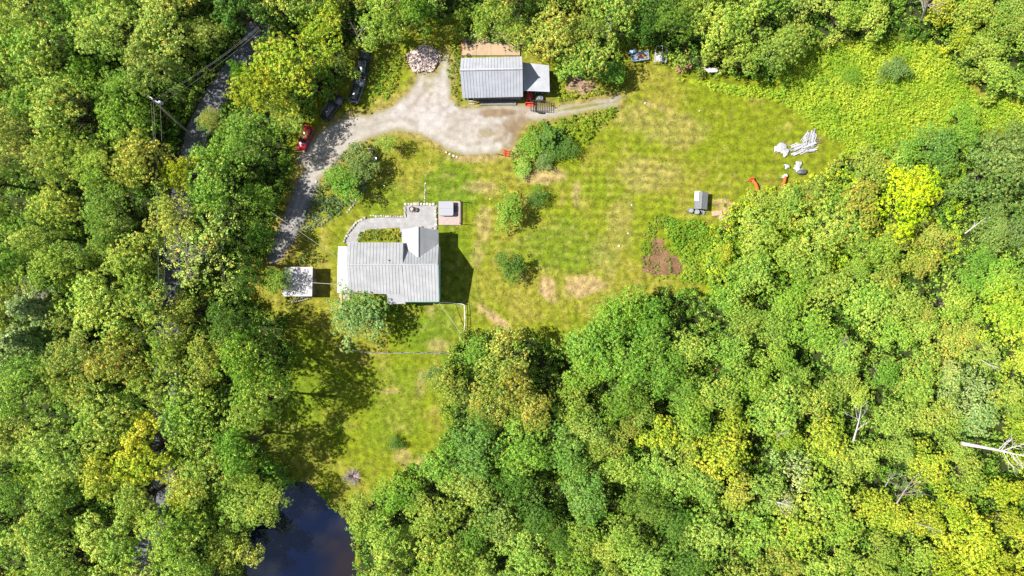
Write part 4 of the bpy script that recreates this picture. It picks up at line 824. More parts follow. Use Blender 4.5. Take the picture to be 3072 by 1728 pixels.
# ---- fences, posts, wires
def fence(pts, h, m, label, posts, rad=0.045, rails=(1.0,), sag=0.0, seed=0):
    rg = random.Random(seed); P = [W(*p) for p in pts]; t_ = empty('fence', P[0], 0, label, 'fence')
    for rr_ in rails:
        b = MB(P[0]); Q = []
        for i in range(len(P)-1):
            for k in range(6): q = P[i].lerp(P[i+1], k/6); Q.append((q.x+rg.uniform(-sag, sag), q.y+rg.uniform(-sag, sag), h*rr_))
        Q.append((P[-1].x, P[-1].y, h*rr_)); b.tube(Q, rad, 5); b.build('rail', m, t_)
    L = sum((P[i+1]-P[i]).length for i in range(len(P)-1))
    for k in range(posts):
        s = L*k/(posts-1); i = 0
        while i < len(P)-2 and s > (P[i+1]-P[i]).length: s -= (P[i+1]-P[i]).length; i += 1
        q = P[i].lerp(P[i+1], s/(P[i+1]-P[i]).length); b = MB(P[0]); b.box((q.x, q.y, h/2+.03), (.10, .10, h+.06)); b.build('post', m, t_)
    return t_
fence([(1320, 906), (1385, 911), (1394, 914), (1396, 960), (1392, 1015)], 1.15, WHITE, 'white pipe fence round the right corner of the rear yard', 6, 0.05, (1.0, 0.5), 0.03, 1)
fence([(1050, 1050), (1120, 1058), (1240, 1057), (1300, 1059), (1360, 1057)], 0.9, CHROME, 'low crooked wire and rail fence across the lawn below the farmhouse', 9, 0.032, (1.0, 0.5), 0.10, 2)
def cable(a_, b_, label, sag=0.3, rad=0.02, m=None, name='overhead_wire', cat='wire', group=None, n=10):
    a_, b_ = Vector(a_), Vector(b_); mb = MB(a_); mb.tube([a_.lerp(b_, k/n)-Vector((0, 0, sag*4*(k/n)*(1-k/n))) for k in range(n+1)], rad, 4)
    return tag(mb.build(name, m or WIRE), label, cat, group)
WIRE = mat('pale_wire', (0.34, 0.34, 0.31), 0.6)
cable(W(1317, 907, 3.2), W(1391, 1013, 1.15), 'pale rope running diagonally from house corner to the fence end', .15, .04, name='clothes_line', cat='rope')
cable(W(812, 636, 7.5), W(1008, 770, 4.5), 'service wire crossing the shaded drive to the farmhouse porch', .2, .03)
cable(W(938, 848, 2.9), W(1010, 853, 3.6), 'short wire slung between small shed and farmhouse', .15, .035)
# utility pole
PWIRE = mat('power_wire', (0.16, 0.18, 0.16), 0.6)
pb = W(590, 420); pt = W(456, 296, 13.2); pole = empty('utility_pole', pb, 0, 'tall weathered utility pole with crossarm standing beside the public road', 'utility pole')
b = MB(pb); b.tube([pb, pt], [0.19, 0.13], 8); b.build('pole_shaft', mat('pole_wood', (0.26, 0.22, 0.19), 0.85, var=.3), pole)
b = MB(pb); b.box(pt-Vector((0, 0, .5)), (2.1, .13, .13), R(-35)); b.build('crossarm', mat('arm_grey', (0.40, 0.42, 0.44), .7), pole)
b = MB(pb); b.lathe(pt-Vector((-.35, .1, 2.0)), [(.1, -.45), (.27, -.42), (.27, .42), (.2, .48), (.05, .52)], 14); b.build('transformer', mat('transformer_grey', (0.38, 0.42, 0.46), .5), pole)
for k in range(3): q = pt+Vector((math.cos(R(-35))*(-.9+.9*k), math.sin(R(-35))*(-.9+.9*k), -.36)); b = MB(pb); b.lathe(q, [(.05, -.08), (.09, 0), (.04, .12)], 8); b.build('insulator', mat('insulator%d' % k, (0.5, 0.52, 0.54), .3), pole)
PL = [((0, 0), (0, 0)), ((-.55, -.35), (9, 8)), ((.7, -.5), (20, 18))]
for k, (d, e) in enumerate(PL):
    a_ = pt+Vector((d[0], d[1], -.4-.35*k))
    cable(a_, W(775+e[0]*.3, 80+e[1]*.5, 11.5-.5*k), f'{ORD[k]} power line from the top, climbing right from the utility pole', 1.0, .011, PWIRE, group='power lines')
    cable(a_, W(468+e[0]*.9, 1150, 11.5-.5*k), f'{ORD[k]} power line from the left, running down from the utility pole', 1.0, .011, PWIRE, group='power lines')
# ---- vehicles
def vehicle(kind, px, py, rz, L_, Wd, ht, paint, roofm, label, cat, name, dark=BLACK):
    c = W(px, py, 0.8); t_ = empty(name, (c.x, c.y, 0), R(rz), label, cat); hw = Wd/2; b = MB()
    def ring(y, w_, z0, z1, cr=0.12): return [Vector(p) for p in ((-w_, y, z0), (w_, y, z0), (w_*1.02, y, (z0+z1)/2), (w_-.02, y, z1-cr), (w_-cr-.04, y, z1), (-w_+cr+.04, y, z1), (-w_+.02, y, z1-cr), (-w_*1.02, y, (z0+z1)/2))]
    f = L_/2; belt = ht*0.56; hood = belt*0.97
    b.loft([ring(-f, hw*.82, .42, belt*.78), ring(-f+.12, hw*.94, .30, belt*.95), ring(-f+.5, hw, .25, belt), ring(0, hw, .25, belt), ring(f*.38, hw, .25, belt), ring(f*.45, hw, .25, hood), ring(f-.45, hw*.98, .27, hood*.93), ring(f-.12, hw*.9, .32, hood*.82), ring(f, hw*.74, .42, hood*.66)])
    b.build('body', paint, t_, True)
    # glasshouse and roof
    back = -f+.25 if kind != 'pickup' else -f*0.15; fr = f*.42; zt = ht
    gl = MB(); z1 = zt-.05
    def quad(y, w_, z): return [Vector((-w_, y, z)), Vector((w_, y, z))]
    lo = [Vector((-hw*.93, back, belt-.03)), Vector((hw*.93, back, belt-.03)), Vector((hw*.93, fr, belt-.03)), Vector((-hw*.93, fr, belt-.03))]
    ins_b = .35 if kind != 'jeep' else .12; ins_f = .75 if kind != 'jeep' else .35
    up = [Vector((-hw*.76, back+ins_b, z1)), Vector((hw*.76, back+ins_b, z1)), Vector((hw*.76, fr-ins_f, z1)), Vector((-hw*.76, fr-ins_f, z1))]
    gl.loft([lo, up]); gl.build('windows', GLASS, t_)
    rf = MB(); rf.loft([rrect(0, (up[0].y+up[2].y)/2, hw*1.54, up[2].y-up[0].y+.06, .16, z1-.01), rrect(0, (up[0].y+up[2].y)/2, hw*1.44, up[2].y-up[0].y-.08, .14, zt+.03)]); rf.build('roof', roofm, t_, True)
    for sx in (-1, 1):
        for (y0_, y1_) in ((back, up[0].y), (fr, up[2].y), ((back+fr)/2, (up[0].y+up[2].y)/2)):
            pl = MB(); pl.tube([(sx*hw*.935, y0_, belt-.02), (sx*hw*.765, y1_, z1)], .035, 5); pl.build('pillar', paint, t_)
    if kind in ('suv', 'jeep'):
        r_ = MB()
        for sx in (-1, 1): r_.tube([(sx*hw*.66, up[0].y+.1, zt+.10), (sx*hw*.66, up[2].y-.1, zt+.10)], .025, 5)
        r_.build('roof_rack', CHROME if kind == 'suv' else dark, t_)
    if kind == 'jeep':
        r_ = MB(); r_.lathe((0, -f-.12, .95), [(.15, -.1), (.36, -.1), (.38, 0), (.36, .1), (.15, .1)], 18, 'Y'); r_.build('spare_wheel', RUBBER, t_)
        r_ = MB(); r_.box((0, f*.68, hood*.93+.03), (.55, .6, .06)); r_.build('hood_vent', dark, t_)
    for sx in (-1, 1):
        for y_ in (-f*.62, f*.62):
            r_ = MB(); r_.lathe((sx*(hw-.10), y_, .36), [(.2, -.12), (.34, -.11), (.36, 0), (.34, .11), (.2, .12)], 18, 'X'); o_ = r_.build('wheel', RUBBER, t_, True)
            r_ = MB(); r_.lathe((sx*(hw+.03), y_, .36), [(.05, -.02), (.21, -.02), (.19, .02), (.05, .03)], 12, 'X'); r_.build('rim', CHROME, o_)
        r_ = MB(); r_.box((sx*(hw+.09), fr-.25, belt+.08), (.16, .10, .14)); r_.build('mirror', paint, t_)
        r_ = MB(); r_.box((sx*hw*.66, f-.10, hood*.70), (.30, .12, .13)); r_.build('headlight', WHITE, t_)
        r_ = MB(); r_.box((sx*hw*.78, -f+.03, belt*.76), (.18, .10, .22)); r_.build('tail_light', REDP, t_)
    r_ = MB(); r_.box((0, f-.02, .48), (Wd*.86, .16, .18)); r_.box((0, -f+.02, .48), (Wd*.86, .16, .18)); r_.build('bumper', dark if kind != 'sedan' else paint, t_, bevel=.03)
    return t_
CARB = mat('black_car_paint', (0.020, 0.022, 0.028), 0.22, var=.1, spec=.7); CARN = mat('dark_blue_grey_paint', (0.030, 0.038, 0.050), 0.25, var=.1, spec=.7)
CARG = mat('steel_grey_paint', (0.13, 0.15, 0.20), 0.3, var=.1, spec=.6); CARR = mat('red_car_paint', (0.50, 0.010, 0.030), 0.25, var=.08, spec=.6)
vehicle('suv', 1090, 192, -9, 4.7, 1.85, 1.62, CARN, CARN, 'dark grey-blue car parked at the upper end of the row under the trees', 'car', 'parked_car')
vehicle('jeep', 1071, 270, -19, 4.5, 1.85, 1.85, CARG, CARB, 'boxy off-roader with grey hood and black roof, second in the parked row', 'car', 'parked_car')
vehicle('suv', 995, 322, -37, 5.0, 1.95, 1.78, CARB, CARB, 'glossy black SUV with roof rails half under the trees beside the drive', 'car', 'parked_car')
vehicle('sedan', 914, 414, 158, 4.5, 1.8, 1.5, CARR, CARR, 'red car nosed down the drive under the yellow-green trees', 'car', 'parked_car')
# tractor with loader
c = W(1588, 283); tr = empty('tractor', c, R(180), 'red compact tractor with front loader at the mouth of the lean-to', 'tractor')   # front faces +Y local, i.e. down the photo
b = MB(); b.box((0, .55, .95), (.62, 1.35, .55)); b.box((0, -.55, .95), (.9, .9, .12)); b.build('hood', REDP, tr, bevel=.05)
b = MB(); b.box((0, .2, .55), (.4, 2.2, .4)); b.build('chassis', STEEL, tr)
for sx in (-1, 1):
    b = MB(); b.lathe((sx*.62, -.6, .58), [(.2, -.15), (.54, -.14), (.58, 0), (.54, .14), (.2, .15)], 18, 'X'); b.build('rear_wheel', RUBBER, tr)
    b = MB(); b.lathe((sx*.5, .85, .34), [(.1, -.1), (.32, -.1), (.34, 0), (.32, .1), (.1, .1)], 16, 'X'); b.build('front_wheel', RUBBER, tr)
    b = MB(); b.tube([(sx*.42, -.1, 1.35), (sx*.42, .9, 1.15), (sx*.42, 1.65, .45)], .06, 6); b.build('loader_arm', REDP, tr)
    b = MB(); b.box((sx*.62, -.6, 1.2), (.3, .85, .05)); b.build('fender', REDP, tr, bevel=.02)
b = MB(); b.box((0, -.55, 1.15), (.45, .45, .12)); b.box((0, -.78, 1.4), (.45, .08, .45)); b.build('seat', BLACK, tr, bevel=.03)
b = MB(); b.tube([(-.5, -.85, 1.0), (-.5, -.85, 2.1), (.5, -.85, 2.1), (.5, -.85, 1.0)], .035, 6); b.build('roll_bar', BLACK, tr)
b = MB(); b.lathe((0, -.05, 1.35), [(.15, -.01), (.18, 0), (.15, .01)], 12); b.build('steering_wheel', BLACK, tr)
b = MB(); b.add([(-.68, 1.6, .1), (.68, 1.6, .1), (.68, 2.15, .08), (-.68, 2.15, .08), (-.68, 1.55, .62), (.68, 1.55, .62), (.68, 1.70, .66), (-.68, 1.70, .66)], [(0, 1, 2, 3), (0, 4, 5, 1), (4, 7, 6, 5), (0, 3, 7, 4), (1, 5, 6, 2)]); b.box((0, 2.15, .10), (1.36, .06, .03)); b.build('bucket', mat('orange_red_paint', (0.65, 0.05, 0.02), .4), tr)
# quad bike
c = W(1619, 287); q_ = empty('quad_bike', c, R(175), 'grey quad bike parked beside the red tractor', 'quad bike')
for sx in (-1, 1):
    for y_ in (-.6, .6): b = MB(); b.lathe((sx*.46, y_, .3), [(.1, -.12), (.28, -.12), (.31, 0), (.28, .12), (.1, .12)], 14, 'X'); b.build('wheel', RUBBER, q_)
    b = MB(); b.loft([rrect(sx*.42, .6, .42, .75, .1, .58), rrect(sx*.42, .6, .36, .65, .1, .68)]); b.loft([rrect(sx*.42, -.6, .42, .75, .1, .60), rrect(sx*.42, -.6, .36, .65, .1, .72)]); b.build('fender', CHROME, q_)
b = MB(); b.loft([rrect(0, 0, .4, 1.9, .1, .35), rrect(0, 0, .46, 1.8, .12, .62), rrect(0, .1, .34, 1.4, .12, .78)]); b.build('body', mat('quad_grey', (0.22, 0.25, 0.27), .45), q_)
b = MB(); b.box((0, -.2, .84), (.34, .8, .14)); b.build('seat', BLACK, q_, bevel=.04)
b = MB(); b.tube([(-.4, .3, 1.05), (-.1, .42, 1.0), (.1, .42, 1.0), (.4, .3, 1.05)], .03, 6); b.build('handlebar', BLACK, q_)
for y_ in (.75, -.8):
    b = MB()
    for k in range(5): b.tube([(-.35+.175*k, y_-.22, .8), (-.35+.175*k, y_+.22, .8)], .02, 4)
    b.tube([(-.38, y_-.22, .8), (.38, y_-.22, .8)], .02, 4); b.tube([(-.38, y_+.22, .8), (.38, y_+.22, .8)], .02, 4); b.build('rack', CHROME, q_)
# utility trailer
c = W(1621, 322); tl = empty('utility_trailer', c, R(-2), 'black open-frame utility trailer with mesh sides on the gravel', 'trailer')
b = MB(); w2, l2_ = .85, 1.55
for z_ in (.5, 1.05):
    for sy in (-1, 1): b.tube([(-l2_, sy*w2, z_), (l2_, sy*w2, z_)], .05, 4)
    for sx in (-1, 1): b.tube([(sx*l2_, -w2, z_), (sx*l2_, w2, z_)], .05, 4)
for sx in (-1, -.33, .33, 1):
    for sy in (-1, 1): b.tube([(sx*l2_, sy*w2, .45), (sx*l2_, sy*w2, 1.08)], .04, 4)
b.build('frame', STEEL, tl)
b = MB()
for k in range(9): x_ = -l2_+2*l2_*(k+1)/10; b.tube([(x_, -w2, .5), (x_, w2, .5)], .032, 4)
for k in range(4): y_ = -w2+2*w2*(k+1)/5; b.tube([(-l2_, y_, .52), (l2_, y_, .52)], .022, 4)
b.build('bed_mesh', STEEL, tl)
b = MB(); b.tube([(l2_, -.6, .45), (l2_+.95, 0, .42)], .04, 4); b.tube([(l2_, .6, .45), (l2_+.95, 0, .42)], .04, 4); b.tube([(l2_+.8, 0, .42), (l2_+1.2, 0, .42)], .05, 6); b.build('drawbar', STEEL, tl)
b = MB()
for k in range(6): x_ = -l2_-.02; b.tube([(x_-.03, -w2+2*w2*k/5, .5), (x_-.25, -w2+2*w2*k/5, 1.5)], .03, 4)
b.tube([(-l2_-.25, -w2, 1.5), (-l2_-.25, w2, 1.5)], .04, 4); b.build('ramp_gate', STEEL, tl)
for sy in (-1, 1):
    b = MB(); b.lathe((-.1, sy*(w2+.16), .33), [(.1, -.1), (.31, -.1), (.33, 0), (.31, .1), (.1, .1)], 16, 'Y'); b.build('wheel', RUBBER, tl)
    b = MB(); b.box((-.1, sy*(w2+.17), .72), (.95, .26, .04)); b.build('fender', BLACK, tl)
# plywood deck behind the barn and its clutter
O6 = tuple(W(1465, 140)); pd = empty('timber_platform', O6, 0, 'tan plywood platform behind the barn with red edging on its left', 'platform')
b = MB(O6); f0, f1 = W(1386, 168), W(1560, 100)
for k in range(4): x_ = f0.x+(f1.x-f0.x)*(k+.5)/4; b.box((x_, (f0.y+f1.y)/2, .28), ((f1.x-f0.x)/4-.03, f1.y-f0.y, .06))
b.build('panel', PLY, pd); b = MB(O6); b.box((f0.x-.06, (f0.y+f1.y)/2, .22), (.10, f1.y-f0.y, .3)); b.build('edging', mat('faded_red', (0.42, 0.09, 0.06), .7), pd)
b = MB(O6); b.box(((f0.x+f1.x)/2, (f0.y+f1.y)/2, .12), (f1.x-f0.x-.3, f1.y-f0.y-.3, .24)); b.build('joists', WOODG, pd)
for k, (px, py, r_) in enumerate([(1406.5, 129, .36), (1405, 166, .3)]):
    q = W(px, py, .4); t_ = empty('wheel', (q.x, q.y, .32), 0, ['spoked black wheel lying on the plywood platform away from the barn', 'smaller black wheel on the platform against the barn roof'][k], 'wheel')
    b = MB(); n_ = 20; b.tube([(r_*math.cos(2*math.pi*j/n_), r_*math.sin(2*math.pi*j/n_), .06) for j in range(n_+1)], .07, 6); b.build('tyre', RUBBER, t_)
    b = MB(); [b.tube([(0, 0, .05), (r_*math.cos(j), r_*math.sin(j), .05)], .015, 4) for j in (0, 1.05, 2.1, 3.14, 4.2, 5.2)]; b.lathe((0, 0, .05), [(.06, -.03), (.08, 0), (.06, .03)], 8); b.build('spokes', STEEL, t_)
for k, (px, py) in enumerate([(1388, 88), (1387, 119)]):
    q = W(px, py); z_ = .0 if py < 100 else .31; t_ = empty('fuel_can', (q.x, q.y, z_), k, ['red fuel can at the upper corner of the clutter behind the barn', 'red fuel can beside the spoked wheel on the platform'][k], 'fuel can')
    b = MB(); b.loft([rrect(0, 0, .5, .34, .08, 0), rrect(0, 0, .52, .36, .1, .38), rrect(0, 0, .3, .2, .06, .46)]); b.build('body', REDP, t_); b = MB(); b.tube([(.12, 0, .44), (.25, .05, .62)], .03, 6); b.build('spout', BLACK, t_)
q = W(1400, 104); b = MB(q); rg = random.Random(5)
for k in range(22): a_ = rg.uniform(0, 3.14); l_ = rg.uniform(.4, 1.0); c = q+Vector((rg.uniform(-.6, .7), rg.uniform(-.6, .6), .35+rg.uniform(0, .4))); b.box(c, (l_, .09, .08), a_, 0, rg.uniform(-.3, .3))
tag(b.build('scrap_pile', STEEL), 'dark heap of scrap metal on the platform behind the barn', 'scrap heap')
# firewood heap
c = W(1273, 178); rs = np.random.RandomState(12); b = MB((c.x, c.y, 0)); mats = [mat('split_wood_pale', (0.74, 0.60, 0.54), .85, var=.25), mat('split_wood_grey', (0.50, 0.40, 0.38), .9, var=.3), mat('split_wood_bark', (0.13, 0.09, 0.08), .9, var=.3)]
rg = random.Random(2)
b.mi = 1; b.lathe((c.x, c.y, 0), [(1.9, 0), (1.6, .45), (1.0, .95), (.1, 1.1)], 16)
for k in range(1300):
    a_ = rg.uniform(0, 6.283); r_ = 2.6*math.sqrt(rg.random())*(1+.10*math.sin(2*a_+1)+.07*math.sin(5*a_)+rg.gauss(0, .05)); z_ = max(0, 1.25*(1-(r_/2.75)**1.6))+rg.uniform(-.05, .12); b.mi = rg.choice([0, 0, 0, 0, 1, 2]); y_ = c.y+r_*.92*math.sin(a_)
    b.box((c.x+r_*math.cos(a_), y_, max(.08, z_)), (rg.uniform(.35, .5), rg.uniform(.10, .17), rg.uniform(.09, .15)), rg.uniform(0, 3.14), rg.uniform(-.8, .8), rg.uniform(-.8, .8))
tag(b.build('firewood_heap', mats), 'round heap of pale split firewood at the top end of the gravel', 'firewood', kind='stuff')
# hen house and barrels
O7 = W(2098, 605); hh = empty('hen_house', O7, R(-4), 'small grey gabled hen house with a pale lower left roof patch', 'hen house')
b = MB(); wx, wy = 1.15, 1.5; zr, ze = 2.0, 1.45
b.slab([(-wx, -wy, ze), (-.1, -wy, zr), (-.1, wy, zr), (-wx, wy, ze)], .07); b.slab([(-.1, -wy, zr), (wx*.9, -wy, ze+.05), (wx*.9, wy, ze+.05), (-.1, wy, zr)], .07); b.build('roof', mat('grey_shingle', (0.14, 0.145, 0.15), .85, var=.3, scale=6), hh)
b = MB(); b.wall((-.9, -1.3), (.85, -1.3), .2, 1.45, 1.45, .08); b.wall((-.9, 1.3), (.85, 1.3), .2, 1.45, 1.45, .08); b.wall((-.9, -1.3), (-.9, 1.3), .2, 1.4, 1.4, .07); b.wall((.85, -1.3), (.85, 1.3), .2, 1.4, 1.4, .07); b.build('wall', WOODG, hh)
b = MB(); b.slab([(-wx-.12, -.1, ze-.02), (-.5, -.1, ze+.33), (-.5, wy+.05, ze+.33), (-wx-.12, wy+.05, ze-.02)], .04); b.build('roof_patch', WHITE, hh)
b = MB(); b.tube([(-.1, -wy, zr+.02), (-.1, wy, zr+.02)], .05, 5); b.build('ridge_cap', CHROME, hh)
b = MB(); b.box((0, -1.37, .75), (.6, .05, .8)); b.build('door', WOODG, hh)
for k, (px, py, l) in enumerate([(2070, 633, 'left one of the two grey drums below the hen house'), (2088, 637, 'right grey drum below the hen house, rim brighter than the left drum')]):
    q = W(px, py); t_ = empty('drum', q, 0, l, 'drum'); b = MB(); b.lathe((0, 0, 0), [(.40, 0), (.44, .3), (.40, .55), (.44, .8), (.38, .86), (.33, .80)], 20); b.build('shell', mat('drum_grey%d' % k, (0.16+.06*k, 0.17+.06*k, 0.20+.06*k), .5), t_, True)
    b = MB(); b.lathe((0, 0, .80), [(.34, 0), (.1, .02)], 18); b.build('lid', mat('drum_lid%d' % k, (0.24, 0.26, 0.30), .4), t_)
q = W(2106, 636); b = MB(q); rg = random.Random(1)
for k in range(9): b.rock(q+Vector((rg.uniform(-.6, .5), rg.uniform(-.4, .4), .2)), (.4, .3, .3), k)
tag(b.build('rubble', CHROME), 'small pile of light scrap right of the drums', 'scrap')
for k, (px, py, a_) in enumerate([(2172, 652, .3), (2186, 664, -.5), (2150, 640, .1), (2180, 673, 1.0)]):
    q = W(px, py); b = MB((q.x, q.y, .1)); b.box((q.x, q.y, .12+.05*k), (1.9, .8, .05), a_, .06, .04); tag(b.build('board', mat('tan_board%d' % k, (0.46, 0.27, 0.20), .8, var=.2)), ['tan board sheet lying in the brush right of the hen house, upper centre', 'tan board on the right of the sheets beside the hen house', 'tan board nearest the hen house', 'tan board lowest of the sheets beside the hen house'][k], 'board', 'tan boards beside the hen house')
# white debris
def crumple(pts, z, m, name, label, cat, seed, amp=.25, res=.22):
    poly = [W(*p).xy[:] for p in pts]; xs = [p[0] for p in poly]; ys = [p[1] for p in poly]
    gx = np.arange(min(xs), max(xs), res); gy = np.arange(min(ys), max(ys), res); nx = len(gx); cx, cy = np.meshgrid((gx[:-1]+gx[1:])/2, (gy[:-1]+gy[1:])/2)
    k_ = sdist(poly, cx, cy)+(fbm(cx, cy, .9, seed)-.5)*1.3 > 0; jj, ii = np.nonzero(k_); a = jj*nx+ii; q = np.stack([a, a+1, a+1+nx, a+nx], 1); us, inv = np.unique(q, return_inverse=True)
    X, Y = np.meshgrid(gx, gy); vx = X.ravel()[us]; vy = Y.ravel()[us]; vz = z+amp*3*fbm(vx, vy, .5, seed+1, 2)*np.clip(sdist(poly, vx, vy)+.3, 0, 1)
    o = fast_mesh(name, np.stack([vx, vy, vz], 1), inv.reshape(-1, 4), m); s_ = o.modifiers.new('s', 'SOLIDIFY'); s_.thickness = .02
    return tag(o, label, cat)
SHEETW = mat('white_plastic', (0.38, 0.38, 0.40), .5, var=.2)
crumple([(2322, 438), (2335, 425), (2360, 438), (2368, 452), (2362, 470), (2352, 480), (2345, 462), (2322, 455)], .1, SHEETW, 'plastic_sheet', 'crumpled white plastic sheet left of the pile of white battens', 'plastic sheet', 21)
crumple([(2346, 492), (2360, 490), (2375, 502), (2368, 512), (2350, 510)], .1, SHEETW, 'plastic_sheet', 'small crumpled white sheet below the batten pile, on the left', 'plastic sheet', 24)
crumple([(2378, 505), (2390, 482), (2402, 482), (2408, 495), (2400, 505), (2412, 515), (2402, 522), (2388, 516)], .15, SHEETW, 'plastic_sheet', 'lower right crumpled white sheet beside the dark tarpaulin', 'plastic sheet', 27)
crumple([(2388, 516), (2405, 508), (2420, 516), (2410, 525), (2392, 524)], .3, mat('grey_tarp', (0.08, 0.08, 0.10), .6), 'tarpaulin', 'dark grey tarpaulin at the foot of the white sheets', 'tarpaulin', 29, .3)
crumple([(2104, 200), (2112, 212), (2150, 215), (2152, 222), (2120, 224), (2102, 214)], 1.1, mat('pinkish_sheet', (0.60, 0.52, 0.54), .6), 'plastic_sheet', 'pale pinkish sheet caught in the brush at the top of the field', 'plastic sheet', 30, .3)
rg = random.Random(6); BW2 = mat('dirty_batten', (0.22, 0.22, 0.24), .7); BW = mat('white_batten', (0.42, 0.42, 0.44), .6, var=.2)
for k in range(78):
    if k < 36: px, py, a_ = rg.uniform(2378, 2440), rg.uniform(430, 460), rg.uniform(.1, .5)
    else: px, py, a_ = rg.uniform(2412, 2442), rg.uniform(408, 432), rg.uniform(.9, 1.5)
    py -= (px-2400)*.12; q = W(px, py); z_ = .08+.06*(k % 7); b = MB((q.x, q.y, z_)); b.box((q.x, q.y, z_), (rg.uniform(1.2, 2.4), rg.uniform(.10, .2), .05), a_, rg.uniform(-.06, .06), rg.uniform(-.05, .05))
    tag(b.build('batten', BW if k % 3 else BW2), 'white batten in the loose pile at the right end of the field', 'batten', 'loose pile of white battens')
b = MB(W(2448, 440)); q = W(2452, 424); [b.tube([q+Vector((rg.uniform(-.5, .5), rg.uniform(-.4, .4), .1)), q+Vector((rg.uniform(-.6, .6), rg.uniform(-.5, .5), .5))], .03, 4) for _ in range(14)]; tag(b.build('twig_pile', DEADD), 'small brown twig pile at the right end of the white battens', 'twig pile')
# orange machinery
def orange(pts, label, hd):
    P = [W(*p) for p in pts]; t_ = empty('corrugated_chute', P[0], 0, label, 'chute'); b = MB(P[0]); Q = []; Rr = []
    for i in range(len(P)-1):
        for k in range(6): Q.append(P[i].lerp(P[i+1], k/6)+Vector((0, 0, .7))); Rr.append(.22 if k % 2 else .28)
    b.tube(Q, Rr, 10); b.build('chute', ORANGE, t_, False); b = MB(P[0]); b.box(P[0]+Vector((0, .1, .5)), (.7, .5, .6), .4); b.box(P[0]+Vector((-.45, -.1, .35)), (.5, .08, .08), .3); b.build('housing', hd, t_, bevel=.04)
    b = MB(P[0]); b.tube([P[0]+Vector((-.3, 0, .35)), P[0]+Vector((-1.1, -.35, .2))], .04, 5); b.build('hitch', CHROME, t_); return t_
orange([(2252, 541), (2262, 552), (2268, 565), (2266, 577)], 'bent orange chute with red housing at the right edge of the field', REDP)
orange([(2351, 531), (2349, 545), (2343, 558)], 'shorter orange chute with white cap below the white sheets', WHITE)
# red implement beside the yard
q = W(1514, 460); im = empty('farm_implement', q, R(-12), 'small red three-bar implement at the lower right of the gravel yard', 'implement')
for k in range(3): b = MB(); b.tube([(-.6+.2*k, .45-.42*k, .4), (1.0, .45-.42*k, .4)], .07, 6); b.build('bar', REDP, im)
b = MB(); b.tube([(-.2, .6, .38), (.05, -.6, .38)], .06, 6); b.tube([(.6, .6, .38), (.6, -.6, .38)], .05, 6); b.build('cross_bar', REDP, im)
for k in (-1, 0, 1): b = MB(); b.tube([(.5, .45*k, .4), (.55, .45*k, .02)], .035, 5); b.build('tine', STEEL, im)
b = MB(); b.box((-.75, -.45, .2), (.7, .14, .2)); b.build('blade', BLACK, im)
# things at the wood edge
q = W(1918, 172); t_ = empty('small_trailer', q, R(8), 'blue-framed small trailer with rusty load under the trees', 'trailer'); b = MB(); b.box((0, 0, .45), (3.0, 1.5, .08)); b.build('bed', mat('blue_grey', (0.16, 0.20, 0.27), .6), t_)
b = MB(); [b.tube([(x0_, y0_, .75), (x1_, y1_, .75)], .05, 4) for (x0_, y0_, x1_, y1_) in ((-1.5, -.75, 1.5, -.75), (-1.5, .75, 1.5, .75), (1.5, -.75, 1.5, .75), (-1.5, -.75, -1.5, .75))]; b.build('side_rail', mat('blue_rail', (0.25, 0.35, 0.45), .5), t_)
for sy in (-1, 1): b = MB(); b.lathe((0, sy*.85, .3), [(.1, -.08), (.28, -.08), (.3, 0), (.28, .08), (.1, .08)], 12, 'Y'); b.build('wheel', RUBBER, t_)
b = MB(q+Vector((.2, .1, .5))); rg = random.Random(9); [b.rock(q+Vector((rg.uniform(-.2, 1.1), rg.uniform(-.3, .4), .6)), (.5, .4, .3), k) for k in range(7)]; tag(b.build('log_load', mat('rusty_logs', (0.38, 0.16, 0.06), .8)), 'orange-brown chunks lying in the blue-framed trailer', 'wood')
crumple([(1874, 166), (1886, 160), (1900, 152), (1907, 160), (1896, 168), (1880, 171)], .9, mat('blue_tarp', (0.30, 0.48, 0.68), .5), 'tarpaulin', 'light blue tarpaulin bunched on the left end of the small trailer', 'tarpaulin', 33, .35)
q = W(1978, 172); t_ = empty('greenhouse_frame', q, R(-5), 'white tubular greenhouse frame standing in the brush at the top', 'frame')
b = MB(); hx, hy = .95, 1.3
for y_ in (-hy, 0, hy): b.tube([(-hx, y_, 0), (-hx, y_, 1.5), (0, y_, 2.2), (hx, y_, 1.5), (hx, y_, 0)], .06, 5)
for (x_, z_) in ((-hx, 1.5), (0, 2.2), (hx, 1.5), (-hx, .8), (hx, .8)): b.tube([(x_, -hy, z_), (x_, hy, z_)], .05, 5)
b.build('tubes', SHEETW, t_); b = MB(); b.box((-.5, -.7, 1.87), (.8, .9, .03), 0, 0, -.63); b.build('panel', SHEETW, t_); b = MB(); b.box((.3, -.6, .5), (.6, .7, .9)); b.build('bench', WHITE, t_)
q = W(2045, 208); b = MB(q); rg = random.Random(14); [b.tube([q+Vector((rg.uniform(-1.4, .6), rg.uniform(-.9, .5), .5)), q+Vector((rg.uniform(-.4, 1.6), rg.uniform(-.3, 1.1), 1.2))], .035, 4) for _ in range(90)]; tag(b.build('brush_pile', mat('red_brown_twigs', (0.40, 0.20, 0.14), .9)), 'reddish dry brush pile in the growth at the top of the field', 'brush pile')
q = W(1114, 457); t_ = empty('garden_chair', q, R(20), 'white metal garden chair between the two trees of the driveway island', 'chair')
b = MB(); b.box((0, 0, .43), (.62, .58, .05)); b.build('seat', SHEETW, t_); b = MB(); [b.tube([(-.28+.14*k, .28, .45), (-.33+.165*k, .48, 1.05)], .025, 4) for k in range(5)]; b.tube([(-.33, .48, 1.05), (.33, .48, 1.05)], .035, 5); b.build('backrest', SHEETW, t_)
